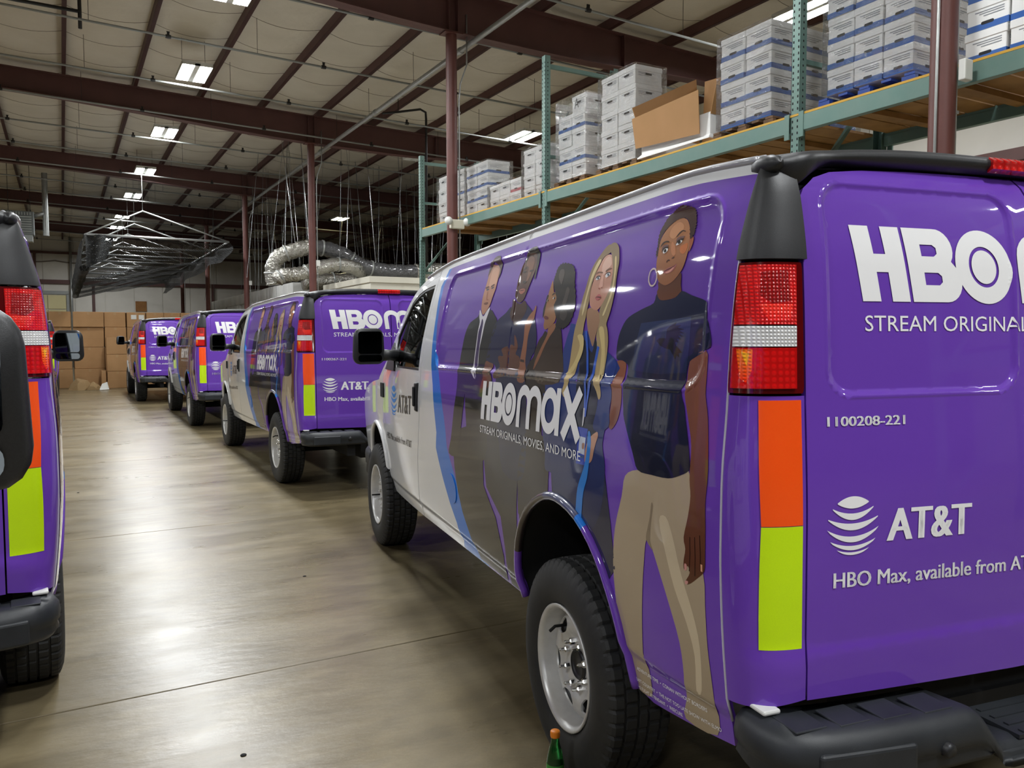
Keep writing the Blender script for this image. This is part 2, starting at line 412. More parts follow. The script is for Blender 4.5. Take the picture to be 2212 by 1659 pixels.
def rear_y(w, z):
    y = REARZ(z)
    y -= .016*(1-(w/.79)**2)
    a = abs(w)
    d = rrect_d(a, z, .085, .715, 1.425, 1.955, .07)
    y += .007*(1-sstep(-.014, .0, d))
    y -= .002*(1-sstep(.0, .008, abs(d-.003)))
    d2 = z-.80                                              # lower crease
    y -= .006*(1-sstep(-.02, .02, d2))
    return y
REARZ = hermite([.5, .68, 1.1, 1.43, 1.75, 1.88, 1.94, 1.98, 2.02, 2.06], [-1.035, -1.037, -1.034, -1.018, -1.0, -.981, -.967, -.945, -.905, -.86])
SEAM, HINGE = -.925, .785
ART = {'man_in_dark_suit':[(('1e1e20','2c2a22'),0,[(1.31,1.1),(1.3,0.92),(1.27,0.8),(1.22,0.7),(1.13,0.6),(1.04,0.505),(0.665,0.505),(0.64,0.62),(0.7,0.78),(0.84,0.9),(0.83,1.05),(0.8,1.2)]),(('1b1d22','25251f'),1,[(1.058,1.695),(1.078,1.671),(1.185,1.645),(1.224,1.617),(1.246,1.58),(1.256,1.53),(1.272,1.446),(1.262,1.32),(1.3,1.191),(1.345,1.058),(1.39,0.974),(1.231,0.988),(1.169,1.141),(1.133,1.247),(1.122,1.296),(1.087,1.169),(1.062,1.011),(0.972,0.999),(0.811,1.022),(0.764,1.164),(0.741,1.277),(0.743,1.387),(0.812,1.459),(0.826,1.552),(0.786,1.608),(0.786,1.645),(0.827,1.669),(0.908,1.698),(0.975,1.649)]),('e6e4ea',1,[(1.063,1.703),(1.058,1.671),(1.035,1.643),(1.04,1.603),(1.038,1.532),(1.042,1.452),(1.05,1.412),(0.978,1.376),(0.974,1.438),(0.98,1.513),(0.964,1.579),(0.954,1.633),(0.935,1.668),(0.915,1.71),(0.96,1.692),(0.998,1.669)]),('3d2a5e',1,[(1.005,1.658),(1.013,1.63),(1.029,1.595),(1.025,1.532),(1.029,1.453),(1.005,1.406),(0.978,1.376),(0.983,1.446),(0.985,1.493),(0.983,1.579),(0.981,1.638)]),(('c98f6e','c08a70'),1,[(1.052,1.914),(1.048,1.866),(1.049,1.822),(1.056,1.782),(1.057,1.747),(1.046,1.706),(1.009,1.678),(0.971,1.688),(0.926,1.718),(0.903,1.763),(0.888,1.793),(0.889,1.839),(0.891,1.877),(0.914,1.898),(0.988,1.912)]),('e0aa8a',1,[(1.002,1.886),(1.006,1.831),(0.985,1.806),(0.904,1.813),(0.902,1.847),(0.913,1.883),(0.959,1.894)]),(('3a1f18','4a2a20'),1,[(0.981,1.924),(1.017,1.903),(1.032,1.884),(1.054,1.858),(1.059,1.879),(1.055,1.91),(1.026,1.932),(0.986,1.948),(0.924,1.946),(0.88,1.915),(0.872,1.883),(0.871,1.86),(0.889,1.839),(0.891,1.877),(0.917,1.895)]),('7a4a3a',1,[(1.016,1.733),(0.966,1.735),(0.956,1.727),(0.985,1.723),(1.016,1.727)]),('5a342a',1,[(1.048,1.808),(1.001,1.811),(0.99,1.806),(1.032,1.801)]),('5a342a',1,[(0.968,1.809),(0.926,1.817),(0.917,1.811),(0.955,1.804)]),('3c4450',1,[(1.028,1.797),(0.997,1.8),(0.985,1.794),(1.013,1.791)]),('3c4450',1,[(0.954,1.8),(0.924,1.804),(0.917,1.799),(0.944,1.795)]),('a86a52',1,[(1.005,1.784),(0.989,1.783),(0.982,1.751),(0.954,1.746),(0.992,1.746)])],'man_in_navy_tee':[(('1c1d28','24231f'),0,[(0.8,1.2),(0.82,1.04),(0.8,0.9),(0.63,0.8),(0.61,0.66),(0.62,0.505),(0.475,0.505),(0.485,0.62),(0.445,0.75),(0.425,0.88),(0.4,1.0),(0.385,1.12),(0.36,1.25)]),(('22264f','181a30'),1,[(0.627,1.701),(0.684,1.676),(0.771,1.649),(0.809,1.62),(0.831,1.579),(0.852,1.514),(0.867,1.469),(0.812,1.459),(0.748,1.451),(0.692,1.404),(0.694,1.317),(0.632,1.178),(0.57,1.007),(0.356,1.007),(0.302,1.147),(0.318,1.31),(0.348,1.419),(0.326,1.489),(0.289,1.519),(0.286,1.571),(0.311,1.619),(0.342,1.656),(0.389,1.684),(0.461,1.71),(0.465,1.686),(0.494,1.639),(0.535,1.619),(0.595,1.642),(0.622,1.667)]),(('4a2c22','3c231c'),1,[(0.617,1.734),(0.614,1.706),(0.626,1.678),(0.61,1.652),(0.569,1.63),(0.53,1.619),(0.484,1.639),(0.44,1.672),(0.437,1.699),(0.475,1.721),(0.514,1.709),(0.568,1.718)]),(('5a3628','4e2e24'),1,[(0.563,1.918),(0.586,1.885),(0.598,1.847),(0.602,1.812),(0.598,1.776),(0.598,1.748),(0.572,1.725),(0.526,1.714),(0.487,1.725),(0.466,1.751),(0.442,1.794),(0.423,1.833),(0.414,1.873),(0.421,1.907),(0.461,1.922),(0.52,1.924)]),('7d5038',1,[(0.539,1.902),(0.545,1.871),(0.509,1.86),(0.498,1.832),(0.495,1.801),(0.472,1.81),(0.458,1.843),(0.454,1.876),(0.48,1.899)]),('15110f',1,[(0.552,1.917),(0.537,1.933),(0.496,1.941),(0.446,1.937),(0.416,1.913),(0.4,1.872),(0.399,1.838),(0.398,1.811),(0.413,1.805),(0.418,1.846),(0.429,1.881),(0.456,1.911),(0.506,1.919),(0.533,1.911),(0.552,1.892),(0.575,1.877)]),('b5705e',1,[(0.561,1.765),(0.53,1.772),(0.489,1.768),(0.492,1.756),(0.523,1.749),(0.545,1.754)]),('2a1714',1,[(0.558,1.764),(0.526,1.766),(0.492,1.766),(0.525,1.763)]),('1a100d',1,[(0.568,1.844),(0.532,1.846),(0.525,1.84),(0.556,1.839)]),('1a100d',1,[(0.486,1.843),(0.45,1.845),(0.446,1.84),(0.478,1.838)]),('1a100d',1,[(0.578,1.854),(0.544,1.862),(0.531,1.857),(0.565,1.85)]),('2a1815',1,[(0.539,1.8),(0.522,1.804),(0.489,1.799),(0.5,1.794),(0.524,1.794)]),(('7a4b38','5a3426'),1,[(0.866,1.463),(0.812,1.459),(0.759,1.451),(0.778,1.415),(0.754,1.387),(0.79,1.348),(0.902,1.318),(0.87,1.389),(0.883,1.426)]),(('744736','4d2d22'),1,[(0.673,1.517),(0.645,1.528),(0.585,1.536),(0.546,1.541),(0.52,1.536),(0.535,1.581),(0.504,1.564),(0.479,1.53),(0.496,1.502),(0.444,1.486),(0.458,1.418),(0.567,1.41),(0.711,1.392),(0.732,1.41),(0.675,1.445),(0.705,1.476),(0.698,1.491),(0.645,1.492)])],'woman_with_curly_hair':[(('241d1a','3a2c24'),0,[(0.35,1.25),(0.37,1.12),(0.385,1.0),(0.4,0.88),(0.4,0.8),(0.325,0.89),(0.16,0.983),(0.09,1.0),(0.08,1.1),(0.11,1.2)]),(('2b211c','221a18'),1,[(0.187,1.589),(0.229,1.577),(0.261,1.558),(0.283,1.529),(0.301,1.496),(0.348,1.465),(0.374,1.418),(0.324,1.361),(0.287,1.277),(0.33,1.163),(0.384,1.076),(0.402,0.95),(0.383,0.848),(0.127,1.0),(0.127,1.113),(0.147,1.185),(0.15,1.297),(0.108,1.374),(0.094,1.426),(0.046,1.464)]),(('2b211c','4a3b30'),1,[(0.183,1.589),(0.243,1.567),(0.276,1.532),(0.283,1.49),(0.285,1.458),(0.216,1.397),(0.024,1.41),(0.011,1.467),(0.029,1.526),(0.048,1.576),(0.071,1.607),(0.127,1.614),(0.156,1.577)]),(('9a6848','8a5a40'),1,[(0.18,1.605),(0.182,1.583),(0.203,1.558),(0.236,1.526),(0.273,1.484),(0.292,1.448),(0.276,1.455),(0.233,1.494),(0.194,1.539),(0.155,1.574),(0.116,1.601),(0.114,1.622),(0.159,1.614)]),(('b08050','9a6a48'),1,[(0.2,1.784),(0.212,1.76),(0.222,1.735),(0.225,1.71),(0.232,1.685),(0.237,1.666),(0.24,1.65),(0.226,1.634),(0.228,1.615),(0.211,1.6),(0.18,1.605),(0.144,1.617),(0.119,1.638),(0.122,1.693),(0.146,1.737),(0.171,1.739)]),(('16130f','1c1612'),2,[(0.192,1.784),(0.188,1.805),(0.18,1.83),(0.149,1.843),(0.093,1.839),(0.041,1.827),(0.007,1.801),(-0.009,1.761),(-0.033,1.716),(-0.04,1.672),(-0.018,1.629),(0.013,1.609),(0.062,1.6),(0.111,1.613),(0.111,1.638),(0.135,1.663),(0.152,1.688),(0.137,1.712),(0.159,1.738),(0.179,1.758)]),('16130f',1,[(0.232,1.729),(0.239,1.704),(0.251,1.679),(0.247,1.647),(0.237,1.653),(0.232,1.685),(0.225,1.71),(0.216,1.728)]),('4c4440',1,[(0.149,1.818),(0.149,1.793),(0.11,1.763),(0.102,1.778),(0.1,1.802),(0.118,1.819)]),('453d38',1,[(0.052,1.75),(0.063,1.721),(0.075,1.691),(0.05,1.684),(0.031,1.713),(0.026,1.74)]),('3d3530',1,[(0.082,1.667),(0.082,1.643),(0.041,1.63),(0.018,1.653),(0.046,1.672)]),('e8e0d8',1,[(0.173,1.714),(0.164,1.72),(0.15,1.721),(0.152,1.715),(0.164,1.712)]),('17100c',1,[(0.163,1.713),(0.158,1.721),(0.151,1.72),(0.154,1.713)]),('e8e0d8',1,[(0.228,1.706),(0.222,1.713),(0.213,1.713),(0.215,1.707)]),('17100c',1,[(0.224,1.707),(0.218,1.713),(0.212,1.712),(0.215,1.706)]),('2a1a12',1,[(0.186,1.727),(0.17,1.736),(0.154,1.733),(0.171,1.729)]),('6d2e2a',1,[(0.235,1.647),(0.22,1.652),(0.189,1.645),(0.19,1.638),(0.215,1.638)]),(('a86f50','8a5840'),1,[(0.432,1.395),(0.446,1.452),(0.434,1.503),(0.422,1.561),(0.428,1.618),(0.41,1.644),(0.381,1.664),(0.351,1.679),(0.339,1.695),(0.328,1.688),(0.331,1.662),(0.337,1.643),(0.356,1.623),(0.377,1.577),(0.378,1.521),(0.38,1.471),(0.354,1.399)]),('3a2a28',0,[(0.436,1.483),(0.396,1.481),(0.392,1.471),(0.437,1.473)])],'blonde_woman_with_lanyard':[(('1c2342','1a1f38'),0,[(0.06,1.1),(0.05,1.005),(-0.16,0.975),(-0.3,0.885),(-0.36,0.8),(-0.42,0.86),(-0.4,1.0),(-0.36,1.15),(-0.2,1.2)]),(('28418c','1a2144'),1,[(-0.058,1.616),(-0.015,1.593),(0.005,1.558),(0.024,1.51),(0.017,1.469),(0.021,1.41),(0.148,1.396),(0.152,1.3),(0.139,1.214),(0.115,1.148),(0.114,1.087),(0.05,1.08),(0.039,1.022),(-0.082,1.011),(-0.155,0.969),(-0.26,0.949),(-0.313,0.991),(-0.347,1.054),(-0.361,1.168),(-0.341,1.239),(-0.372,1.345),(-0.378,1.443),(-0.387,1.497)]),(('1c2233','181c30'),1,[(-0.096,1.576),(-0.12,1.519),(-0.12,1.434),(-0.128,1.349),(-0.13,1.259),(-0.172,1.241),(-0.293,1.265),(-0.288,1.361),(-0.295,1.426),(-0.258,1.521),(-0.226,1.564),(-0.21,1.52),(-0.152,1.559)]),(('27408c','222f66'),1,[(-0.333,1.496),(-0.388,1.49),(-0.37,1.442),(-0.381,1.389),(-0.372,1.345),(-0.377,1.294),(-0.304,1.272),(-0.269,1.283),(-0.285,1.337),(-0.299,1.406),(-0.31,1.421)]),(('b08868','9c7860'),1,[(-0.142,1.662),(-0.144,1.64),(-0.155,1.614),(-0.17,1.587),(-0.193,1.558),(-0.213,1.54),(-0.224,1.565),(-0.232,1.587),(-0.246,1.616),(-0.25,1.635),(-0.219,1.66),(-0.175,1.669)]),(('dba893','c98f78'),1,[(-0.217,1.837),(-0.199,1.824),(-0.188,1.806),(-0.175,1.791),(-0.166,1.773),(-0.161,1.755),(-0.151,1.733),(-0.15,1.711),(-0.153,1.692),(-0.165,1.673),(-0.198,1.66),(-0.223,1.66),(-0.241,1.67),(-0.261,1.685),(-0.28,1.704),(-0.292,1.727),(-0.297,1.749),(-0.294,1.778),(-0.282,1.807),(-0.268,1.83),(-0.244,1.838)]),('e9c0ac',1,[(-0.223,1.825),(-0.21,1.805),(-0.216,1.784),(-0.233,1.772),(-0.254,1.788),(-0.276,1.801),(-0.264,1.823),(-0.244,1.831)]),('e8b4a0',1,[(-0.221,1.773),(-0.214,1.748),(-0.214,1.733),(-0.238,1.735),(-0.239,1.757),(-0.233,1.772)]),(('8a7458','c9b078'),1,[(-0.234,1.871),(-0.211,1.869),(-0.189,1.856),(-0.17,1.84),(-0.149,1.823),(-0.134,1.804),(-0.123,1.782),(-0.116,1.758),(-0.108,1.732),(-0.098,1.708),(-0.091,1.685),(-0.084,1.662),(-0.078,1.638),(-0.069,1.619),(-0.059,1.588),(-0.052,1.538),(-0.043,1.48),(-0.027,1.436),(-0.024,1.409),(-0.01,1.381),(-0.032,1.362),(-0.057,1.38),(-0.058,1.41),(-0.09,1.443),(-0.114,1.491),(-0.128,1.539),(-0.129,1.576),(-0.133,1.614),(-0.14,1.636),(-0.143,1.66),(-0.151,1.692),(-0.15,1.711),(-0.153,1.74),(-0.166,1.773),(-0.18,1.798),(-0.198,1.826),(-0.22,1.838),(-0.248,1.845)]),(('8d7a5e','bfa878'),1,[(-0.234,1.87),(-0.255,1.875),(-0.277,1.87),(-0.299,1.856),(-0.313,1.836),(-0.327,1.807),(-0.329,1.782),(-0.33,1.754),(-0.332,1.722),(-0.328,1.695),(-0.323,1.672),(-0.314,1.646),(-0.303,1.625),(-0.299,1.611),(-0.31,1.593),(-0.321,1.558),(-0.32,1.514),(-0.311,1.47),(-0.301,1.423),(-0.31,1.385),(-0.297,1.372),(-0.277,1.397),(-0.245,1.431),(-0.246,1.486),(-0.246,1.54),(-0.235,1.572),(-0.239,1.594),(-0.249,1.621),(-0.24,1.643),(-0.242,1.666),(-0.261,1.685),(-0.285,1.711),(-0.295,1.73),(-0.3,1.753),(-0.296,1.778),(-0.282,1.807),(-0.262,1.834),(-0.241,1.851)]),('e2cf9a',1,[(-0.173,1.826),(-0.148,1.793),(-0.134,1.756),(-0.12,1.708),(-0.109,1.671),(-0.108,1.643),(-0.121,1.661),(-0.133,1.708),(-0.149,1.752),(-0.168,1.788),(-0.193,1.821)]),('e2cf9a',1,[(-0.291,1.824),(-0.308,1.777),(-0.31,1.734),(-0.297,1.696),(-0.281,1.668),(-0.264,1.642),(-0.276,1.642),(-0.296,1.673),(-0.317,1.708),(-0.321,1.748),(-0.316,1.79),(-0.301,1.823)]),('d9c488',1,[(-0.089,1.576),(-0.116,1.542),(-0.085,1.49),(-0.036,1.453),(-0.016,1.441),(-0.064,1.448),(-0.113,1.485),(-0.144,1.53),(-0.135,1.576)]),('d9c488',1,[(-0.25,1.597),(-0.28,1.532),(-0.278,1.468),(-0.266,1.419),(-0.293,1.442),(-0.309,1.496),(-0.298,1.564),(-0.279,1.602)]),('f2f0f2',1,[(-0.249,1.767),(-0.256,1.775),(-0.275,1.777),(-0.283,1.77),(-0.269,1.764),(-0.257,1.762)]),('4a6070',1,[(-0.261,1.773),(-0.27,1.774),(-0.276,1.768),(-0.268,1.766)]),('2a2020',1,[(-0.246,1.771),(-0.255,1.778),(-0.278,1.778),(-0.283,1.773),(-0.272,1.776),(-0.258,1.775)]),('f2f0f2',1,[(-0.179,1.763),(-0.189,1.77),(-0.206,1.769),(-0.212,1.763),(-0.197,1.759),(-0.185,1.759)]),('4a6070',1,[(-0.19,1.767),(-0.199,1.768),(-0.204,1.762),(-0.196,1.76)]),('2a2020',1,[(-0.177,1.762),(-0.186,1.771),(-0.207,1.772),(-0.21,1.768),(-0.193,1.769),(-0.182,1.764)]),('7a5a48',1,[(-0.175,1.778),(-0.186,1.786),(-0.22,1.783),(-0.222,1.779),(-0.192,1.782),(-0.179,1.778)]),('7a5a48',1,[(-0.244,1.784),(-0.258,1.79),(-0.283,1.791),(-0.285,1.788),(-0.263,1.786),(-0.249,1.781)]),('a0503f',1,[(-0.209,1.73),(-0.215,1.732),(-0.222,1.727),(-0.217,1.726)]),('a0503f',1,[(-0.227,1.731),(-0.237,1.732),(-0.238,1.729)]),('c26a6a',1,[(-0.195,1.701),(-0.21,1.708),(-0.221,1.711),(-0.237,1.703),(-0.237,1.697),(-0.219,1.691),(-0.204,1.693)]),('4a2020',1,[(-0.197,1.701),(-0.215,1.703),(-0.236,1.701),(-0.235,1.698),(-0.216,1.7)]),('3560c8',0,[(-0.147,1.592),(-0.172,1.52),(-0.186,1.42),(-0.194,1.36),(-0.197,1.31),(-0.208,1.308),(-0.206,1.361),(-0.201,1.421),(-0.187,1.52),(-0.163,1.592)]),('3560c8',0,[(-0.249,1.543),(-0.233,1.488),(-0.217,1.422),(-0.21,1.361),(-0.206,1.311),(-0.215,1.309),(-0.221,1.359),(-0.234,1.42),(-0.251,1.489),(-0.265,1.538)]),('cfcfd4',0,[(-0.194,1.337),(-0.203,1.338),(-0.205,1.307),(-0.2,1.28),(-0.192,1.275),(-0.193,1.306)]),('2a45b0',0,[(-0.159,1.272),(-0.235,1.272),(-0.225,1.224),(-0.219,1.15),(-0.152,1.148),(-0.159,1.208)]),('c8d0e0',0,[(-0.177,1.242),(-0.222,1.242),(-0.215,1.184),(-0.17,1.186)]),('b08878',1,[(-0.199,1.221),(-0.216,1.222),(-0.212,1.204),(-0.198,1.204)]),('33508a',0,[(-0.174,1.179),(-0.213,1.18),(-0.212,1.172),(-0.172,1.171)]),(('c99a80','b08068'),1,[(-0.304,1.27),(-0.281,1.262),(-0.257,1.248),(-0.238,1.23),(-0.222,1.201),(-0.218,1.173),(-0.223,1.16),(-0.254,1.163),(-0.274,1.178),(-0.286,1.209),(-0.3,1.238),(-0.31,1.257)]),('2f7fd0',1,[(-0.238,1.261),(-0.255,1.262),(-0.263,1.229),(-0.253,1.167),(-0.238,1.11),(-0.212,1.06),(-0.197,0.986),(-0.183,0.931),(-0.131,0.915),(-0.152,0.997),(-0.167,1.067),(-0.202,1.124),(-0.219,1.154),(-0.235,1.203)])],'woman_in_navy_tee':[(('b3a187','9a8970'),1,[(-0.56,1.188),(-0.655,1.191),(-0.731,1.21),(-0.797,1.231),(-0.814,1.165),(-0.816,1.106),(-0.822,1.074),(-0.864,0.964),(-0.867,0.885),(-0.868,0.773),(-0.875,0.685),(-0.877,0.622),(-0.863,0.532),(-0.731,0.519),(-0.749,0.586),(-0.76,0.658),(-0.752,0.746),(-0.716,0.839),(-0.674,0.922),(-0.64,0.981),(-0.614,0.997),(-0.597,0.926),(-0.575,0.794),(-0.558,0.644),(-0.568,0.576),(-0.559,0.508),(-0.474,0.498),(-0.434,0.531),(-0.428,0.639),(-0.413,0.742),(-0.409,0.876),(-0.429,0.987),(-0.472,1.095),(-0.492,1.16)]),('8a7a64',1,[(-0.614,0.997),(-0.619,1.025),(-0.632,1.066),(-0.639,1.107),(-0.648,1.099),(-0.638,1.048),(-0.634,0.999),(-0.648,0.973)]),('c6b598',1,[(-0.678,1.067),(-0.709,0.979),(-0.743,0.894),(-0.788,0.814),(-0.814,0.731),(-0.81,0.635),(-0.832,0.644),(-0.838,0.762),(-0.818,0.847),(-0.775,0.94),(-0.741,1.034),(-0.709,1.082)]),(('8a5542','54301f'),1,[(-0.778,1.517),(-0.842,1.537),(-0.849,1.488),(-0.848,1.424),(-0.863,1.362),(-0.877,1.236),(-0.87,1.15),(-0.872,1.085),(-0.872,1.019),(-0.868,0.974),(-0.84,0.947),(-0.809,0.924),(-0.792,0.92),(-0.794,0.929),(-0.811,0.954),(-0.804,0.971),(-0.788,0.958),(-0.787,0.98),(-0.795,1.014),(-0.788,1.044),(-0.804,1.102),(-0.813,1.157),(-0.808,1.201),(-0.808,1.287),(-0.787,1.355),(-0.766,1.419),(-0.764,1.476)]),(('9a5e46','7a4836'),1,[(-0.387,1.497),(-0.368,1.468),(-0.369,1.439),(-0.381,1.389),(-0.375,1.33),(-0.377,1.294),(-0.397,1.289),(-0.429,1.321),(-0.443,1.375),(-0.439,1.435),(-0.448,1.481),(-0.436,1.498)]),(('1c2340','12162a'),1,[(-0.592,1.693),(-0.637,1.675),(-0.684,1.678),(-0.707,1.695),(-0.757,1.68),(-0.813,1.664),(-0.826,1.646),(-0.844,1.603),(-0.859,1.552),(-0.841,1.538),(-0.778,1.512),(-0.763,1.494),(-0.757,1.45),(-0.752,1.418),(-0.767,1.388),(-0.776,1.354),(-0.79,1.311),(-0.803,1.26),(-0.807,1.226),(-0.767,1.204),(-0.716,1.189),(-0.636,1.186),(-0.565,1.189),(-0.534,1.234),(-0.471,1.325),(-0.46,1.359),(-0.45,1.414),(-0.458,1.459),(-0.458,1.487),(-0.419,1.501),(-0.384,1.505),(-0.384,1.559),(-0.404,1.6),(-0.44,1.63),(-0.517,1.652),(-0.579,1.667)]),(('2b3860','1e2748'),0,[(-0.52,1.611),(-0.762,1.624),(-0.764,1.552),(-0.757,1.476),(-0.632,1.467),(-0.485,1.473),(-0.496,1.545)]),('0c0f18',0,[(-0.611,1.56),(-0.623,1.567),(-0.642,1.568),(-0.658,1.567),(-0.658,1.579),(-0.66,1.592),(-0.67,1.599),(-0.684,1.605),(-0.701,1.611),(-0.696,1.602),(-0.723,1.602),(-0.708,1.596),(-0.738,1.591),(-0.716,1.588),(-0.74,1.58),(-0.717,1.581),(-0.734,1.571),(-0.713,1.574),(-0.728,1.563),(-0.707,1.566),(-0.716,1.556),(-0.701,1.557),(-0.705,1.548),(-0.719,1.54),(-0.735,1.529),(-0.72,1.527),(-0.724,1.516),(-0.711,1.521),(-0.706,1.51),(-0.694,1.523),(-0.68,1.536),(-0.654,1.54),(-0.631,1.547),(-0.62,1.555)]),(('5a3426','70442e'),1,[(-0.592,1.726),(-0.596,1.709),(-0.591,1.696),(-0.609,1.676),(-0.64,1.673),(-0.683,1.678),(-0.702,1.69),(-0.708,1.695),(-0.702,1.712),(-0.696,1.745),(-0.673,1.728),(-0.635,1.714)]),(('b07850','9c6442'),1,[(-0.588,1.882),(-0.569,1.864),(-0.56,1.844),(-0.562,1.824),(-0.564,1.803),(-0.566,1.783),(-0.572,1.762),(-0.581,1.742),(-0.595,1.726),(-0.625,1.715),(-0.647,1.717),(-0.67,1.727),(-0.688,1.742),(-0.7,1.755),(-0.707,1.773),(-0.71,1.791),(-0.712,1.809),(-0.709,1.827),(-0.703,1.846),(-0.692,1.869),(-0.674,1.89),(-0.649,1.899),(-0.624,1.898),(-0.605,1.89)]),('c48a60',1,[(-0.617,1.884),(-0.604,1.871),(-0.605,1.854),(-0.629,1.843),(-0.644,1.853),(-0.664,1.863),(-0.665,1.876),(-0.641,1.889)]),('c08058',1,[(-0.625,1.836),(-0.63,1.81),(-0.645,1.795),(-0.656,1.8),(-0.644,1.823)]),('c2703f',1,[(-0.671,1.816),(-0.677,1.801),(-0.694,1.796),(-0.704,1.809),(-0.701,1.824),(-0.687,1.822)]),('a05a3c',1,[(-0.706,1.831),(-0.718,1.84),(-0.724,1.832),(-0.724,1.818),(-0.718,1.802),(-0.714,1.801),(-0.712,1.816)]),(('4a2c22','2a1a16'),2,[(-0.565,1.801),(-0.561,1.801),(-0.559,1.797),(-0.553,1.813),(-0.552,1.833),(-0.547,1.849),(-0.546,1.872),(-0.558,1.894),(-0.573,1.913),(-0.597,1.925),(-0.619,1.933),(-0.642,1.937),(-0.666,1.932),(-0.689,1.923),(-0.704,1.909),(-0.713,1.892),(-0.72,1.873),(-0.72,1.858),(-0.721,1.847),(-0.712,1.834),(-0.704,1.842),(-0.695,1.865),(-0.682,1.885),(-0.662,1.897),(-0.636,1.899),(-0.613,1.894),(-0.591,1.884),(-0.57,1.869),(-0.559,1.853),(-0.56,1.836),(-0.562,1.816)]),('f3f0ee',1,[(-0.648,1.824),(-0.652,1.832),(-0.663,1.837),(-0.673,1.836),(-0.674,1.831),(-0.668,1.826),(-0.656,1.823)]),('1a1210',1,[(-0.655,1.833),(-0.663,1.836),(-0.669,1.829),(-0.663,1.825),(-0.656,1.828)]),('2c2220',1,[(-0.647,1.824),(-0.651,1.835),(-0.665,1.839),(-0.68,1.839),(-0.674,1.834),(-0.664,1.836),(-0.653,1.83)]),('f3f0ee',1,[(-0.59,1.81),(-0.592,1.817),(-0.603,1.82),(-0.612,1.819),(-0.613,1.812),(-0.605,1.807),(-0.595,1.806)]),('1a1210',1,[(-0.594,1.815),(-0.602,1.818),(-0.608,1.811),(-0.602,1.808),(-0.596,1.81)]),('2c2220',1,[(-0.584,1.81),(-0.587,1.82),(-0.598,1.824),(-0.613,1.822),(-0.615,1.818),(-0.602,1.82),(-0.592,1.816)]),('6f5050',1,[(-0.646,1.834),(-0.648,1.843),(-0.665,1.846),(-0.681,1.845),(-0.677,1.84),(-0.662,1.84),(-0.651,1.835)]),('6f5050',1,[(-0.582,1.816),(-0.583,1.826),(-0.595,1.83),(-0.609,1.829),(-0.612,1.824),(-0.597,1.824),(-0.587,1.82)]),('2e1c16',1,[(-0.642,1.846),(-0.649,1.856),(-0.664,1.863),(-0.68,1.859),(-0.679,1.857),(-0.666,1.86),(-0.653,1.853),(-0.646,1.847)]),('2e1c16',1,[(-0.571,1.825),(-0.578,1.837),(-0.594,1.841),(-0.61,1.839),(-0.61,1.835),(-0.595,1.837),(-0.582,1.832),(-0.574,1.826)]),('4a261c',1,[(-0.618,1.78),(-0.621,1.785),(-0.631,1.786),(-0.634,1.782),(-0.625,1.782),(-0.622,1.778)]),('4a261c',1,[(-0.64,1.788),(-0.646,1.791),(-0.653,1.792),(-0.652,1.788),(-0.645,1.787)]),('b06a6a',1,[(-0.611,1.753),(-0.624,1.76),(-0.639,1.764),(-0.652,1.765),(-0.67,1.77),(-0.668,1.763),(-0.658,1.753),(-0.64,1.747),(-0.624,1.747),(-0.615,1.75)]),('5a2a28',1,[(-0.611,1.753),(-0.625,1.755),(-0.644,1.759),(-0.658,1.764),(-0.671,1.771),(-0.658,1.766),(-0.643,1.762),(-0.625,1.758)]),('e2a090',1,[(-0.623,1.751),(-0.639,1.754),(-0.656,1.762),(-0.661,1.76),(-0.646,1.75),(-0.63,1.748)]),('d8c0b8','ring',[(-0.581,1.746),(-0.582,1.739),(-0.581,1.733),(-0.579,1.728),(-0.576,1.723),(-0.571,1.719),(-0.566,1.717),(-0.56,1.717),(-0.554,1.718),(-0.549,1.721),(-0.544,1.726),(-0.54,1.731),(-0.538,1.737),(-0.537,1.744),(-0.538,1.75),(-0.54,1.756),(-0.543,1.761),(-0.548,1.764),(-0.553,1.766),(-0.559,1.766),(-0.565,1.765),(-0.57,1.762),(-0.575,1.757),(-0.579,1.752)]),('2c1610',0,[(-0.812,1.05),(-0.815,1.05),(-0.816,1.006),(-0.811,0.959),(-0.808,0.958),(-0.813,1.005)]),('2c1610',0,[(-0.831,1.054),(-0.834,1.054),(-0.836,1.002),(-0.834,0.952),(-0.83,0.951),(-0.833,1.001)]),('2c1610',0,[(-0.85,1.063),(-0.853,1.063),(-0.856,1.015),(-0.855,0.971),(-0.852,0.97),(-0.853,1.015)]),('c98f86',1,[(-0.79,0.973),(-0.799,0.974),(-0.8,0.961),(-0.791,0.956)]),('c98f86',1,[(-0.791,0.928),(-0.803,0.93),(-0.801,0.922),(-0.792,0.919)]),('d8a080',0,[(-0.855,0.989),(-0.862,0.989),(-0.862,0.97),(-0.855,0.971)])]}
REG = {'blue_left':[(1.844,1.961),(1.873,1.91),(1.918,1.865),(1.902,1.796),(1.873,1.699),(1.838,1.565),(1.792,1.415),(1.728,1.306),(1.685,1.188),(1.633,1.055),(1.652,0.969),(1.605,0.898),(1.531,0.799),(1.449,0.7),(1.355,0.613),(1.319,0.541),(1.288,0.453),(1.263,0.416)],'blue_right':[(1.786,1.966),(1.858,1.861),(1.835,1.746),(1.803,1.641),(1.736,1.51),(1.619,1.375),(1.536,1.245),(1.488,1.159),(1.453,1.084),(1.429,0.997),(1.336,0.895),(1.238,0.793),(1.099,0.704),(0.994,0.604),(0.931,0.518),(0.906,0.466)]}
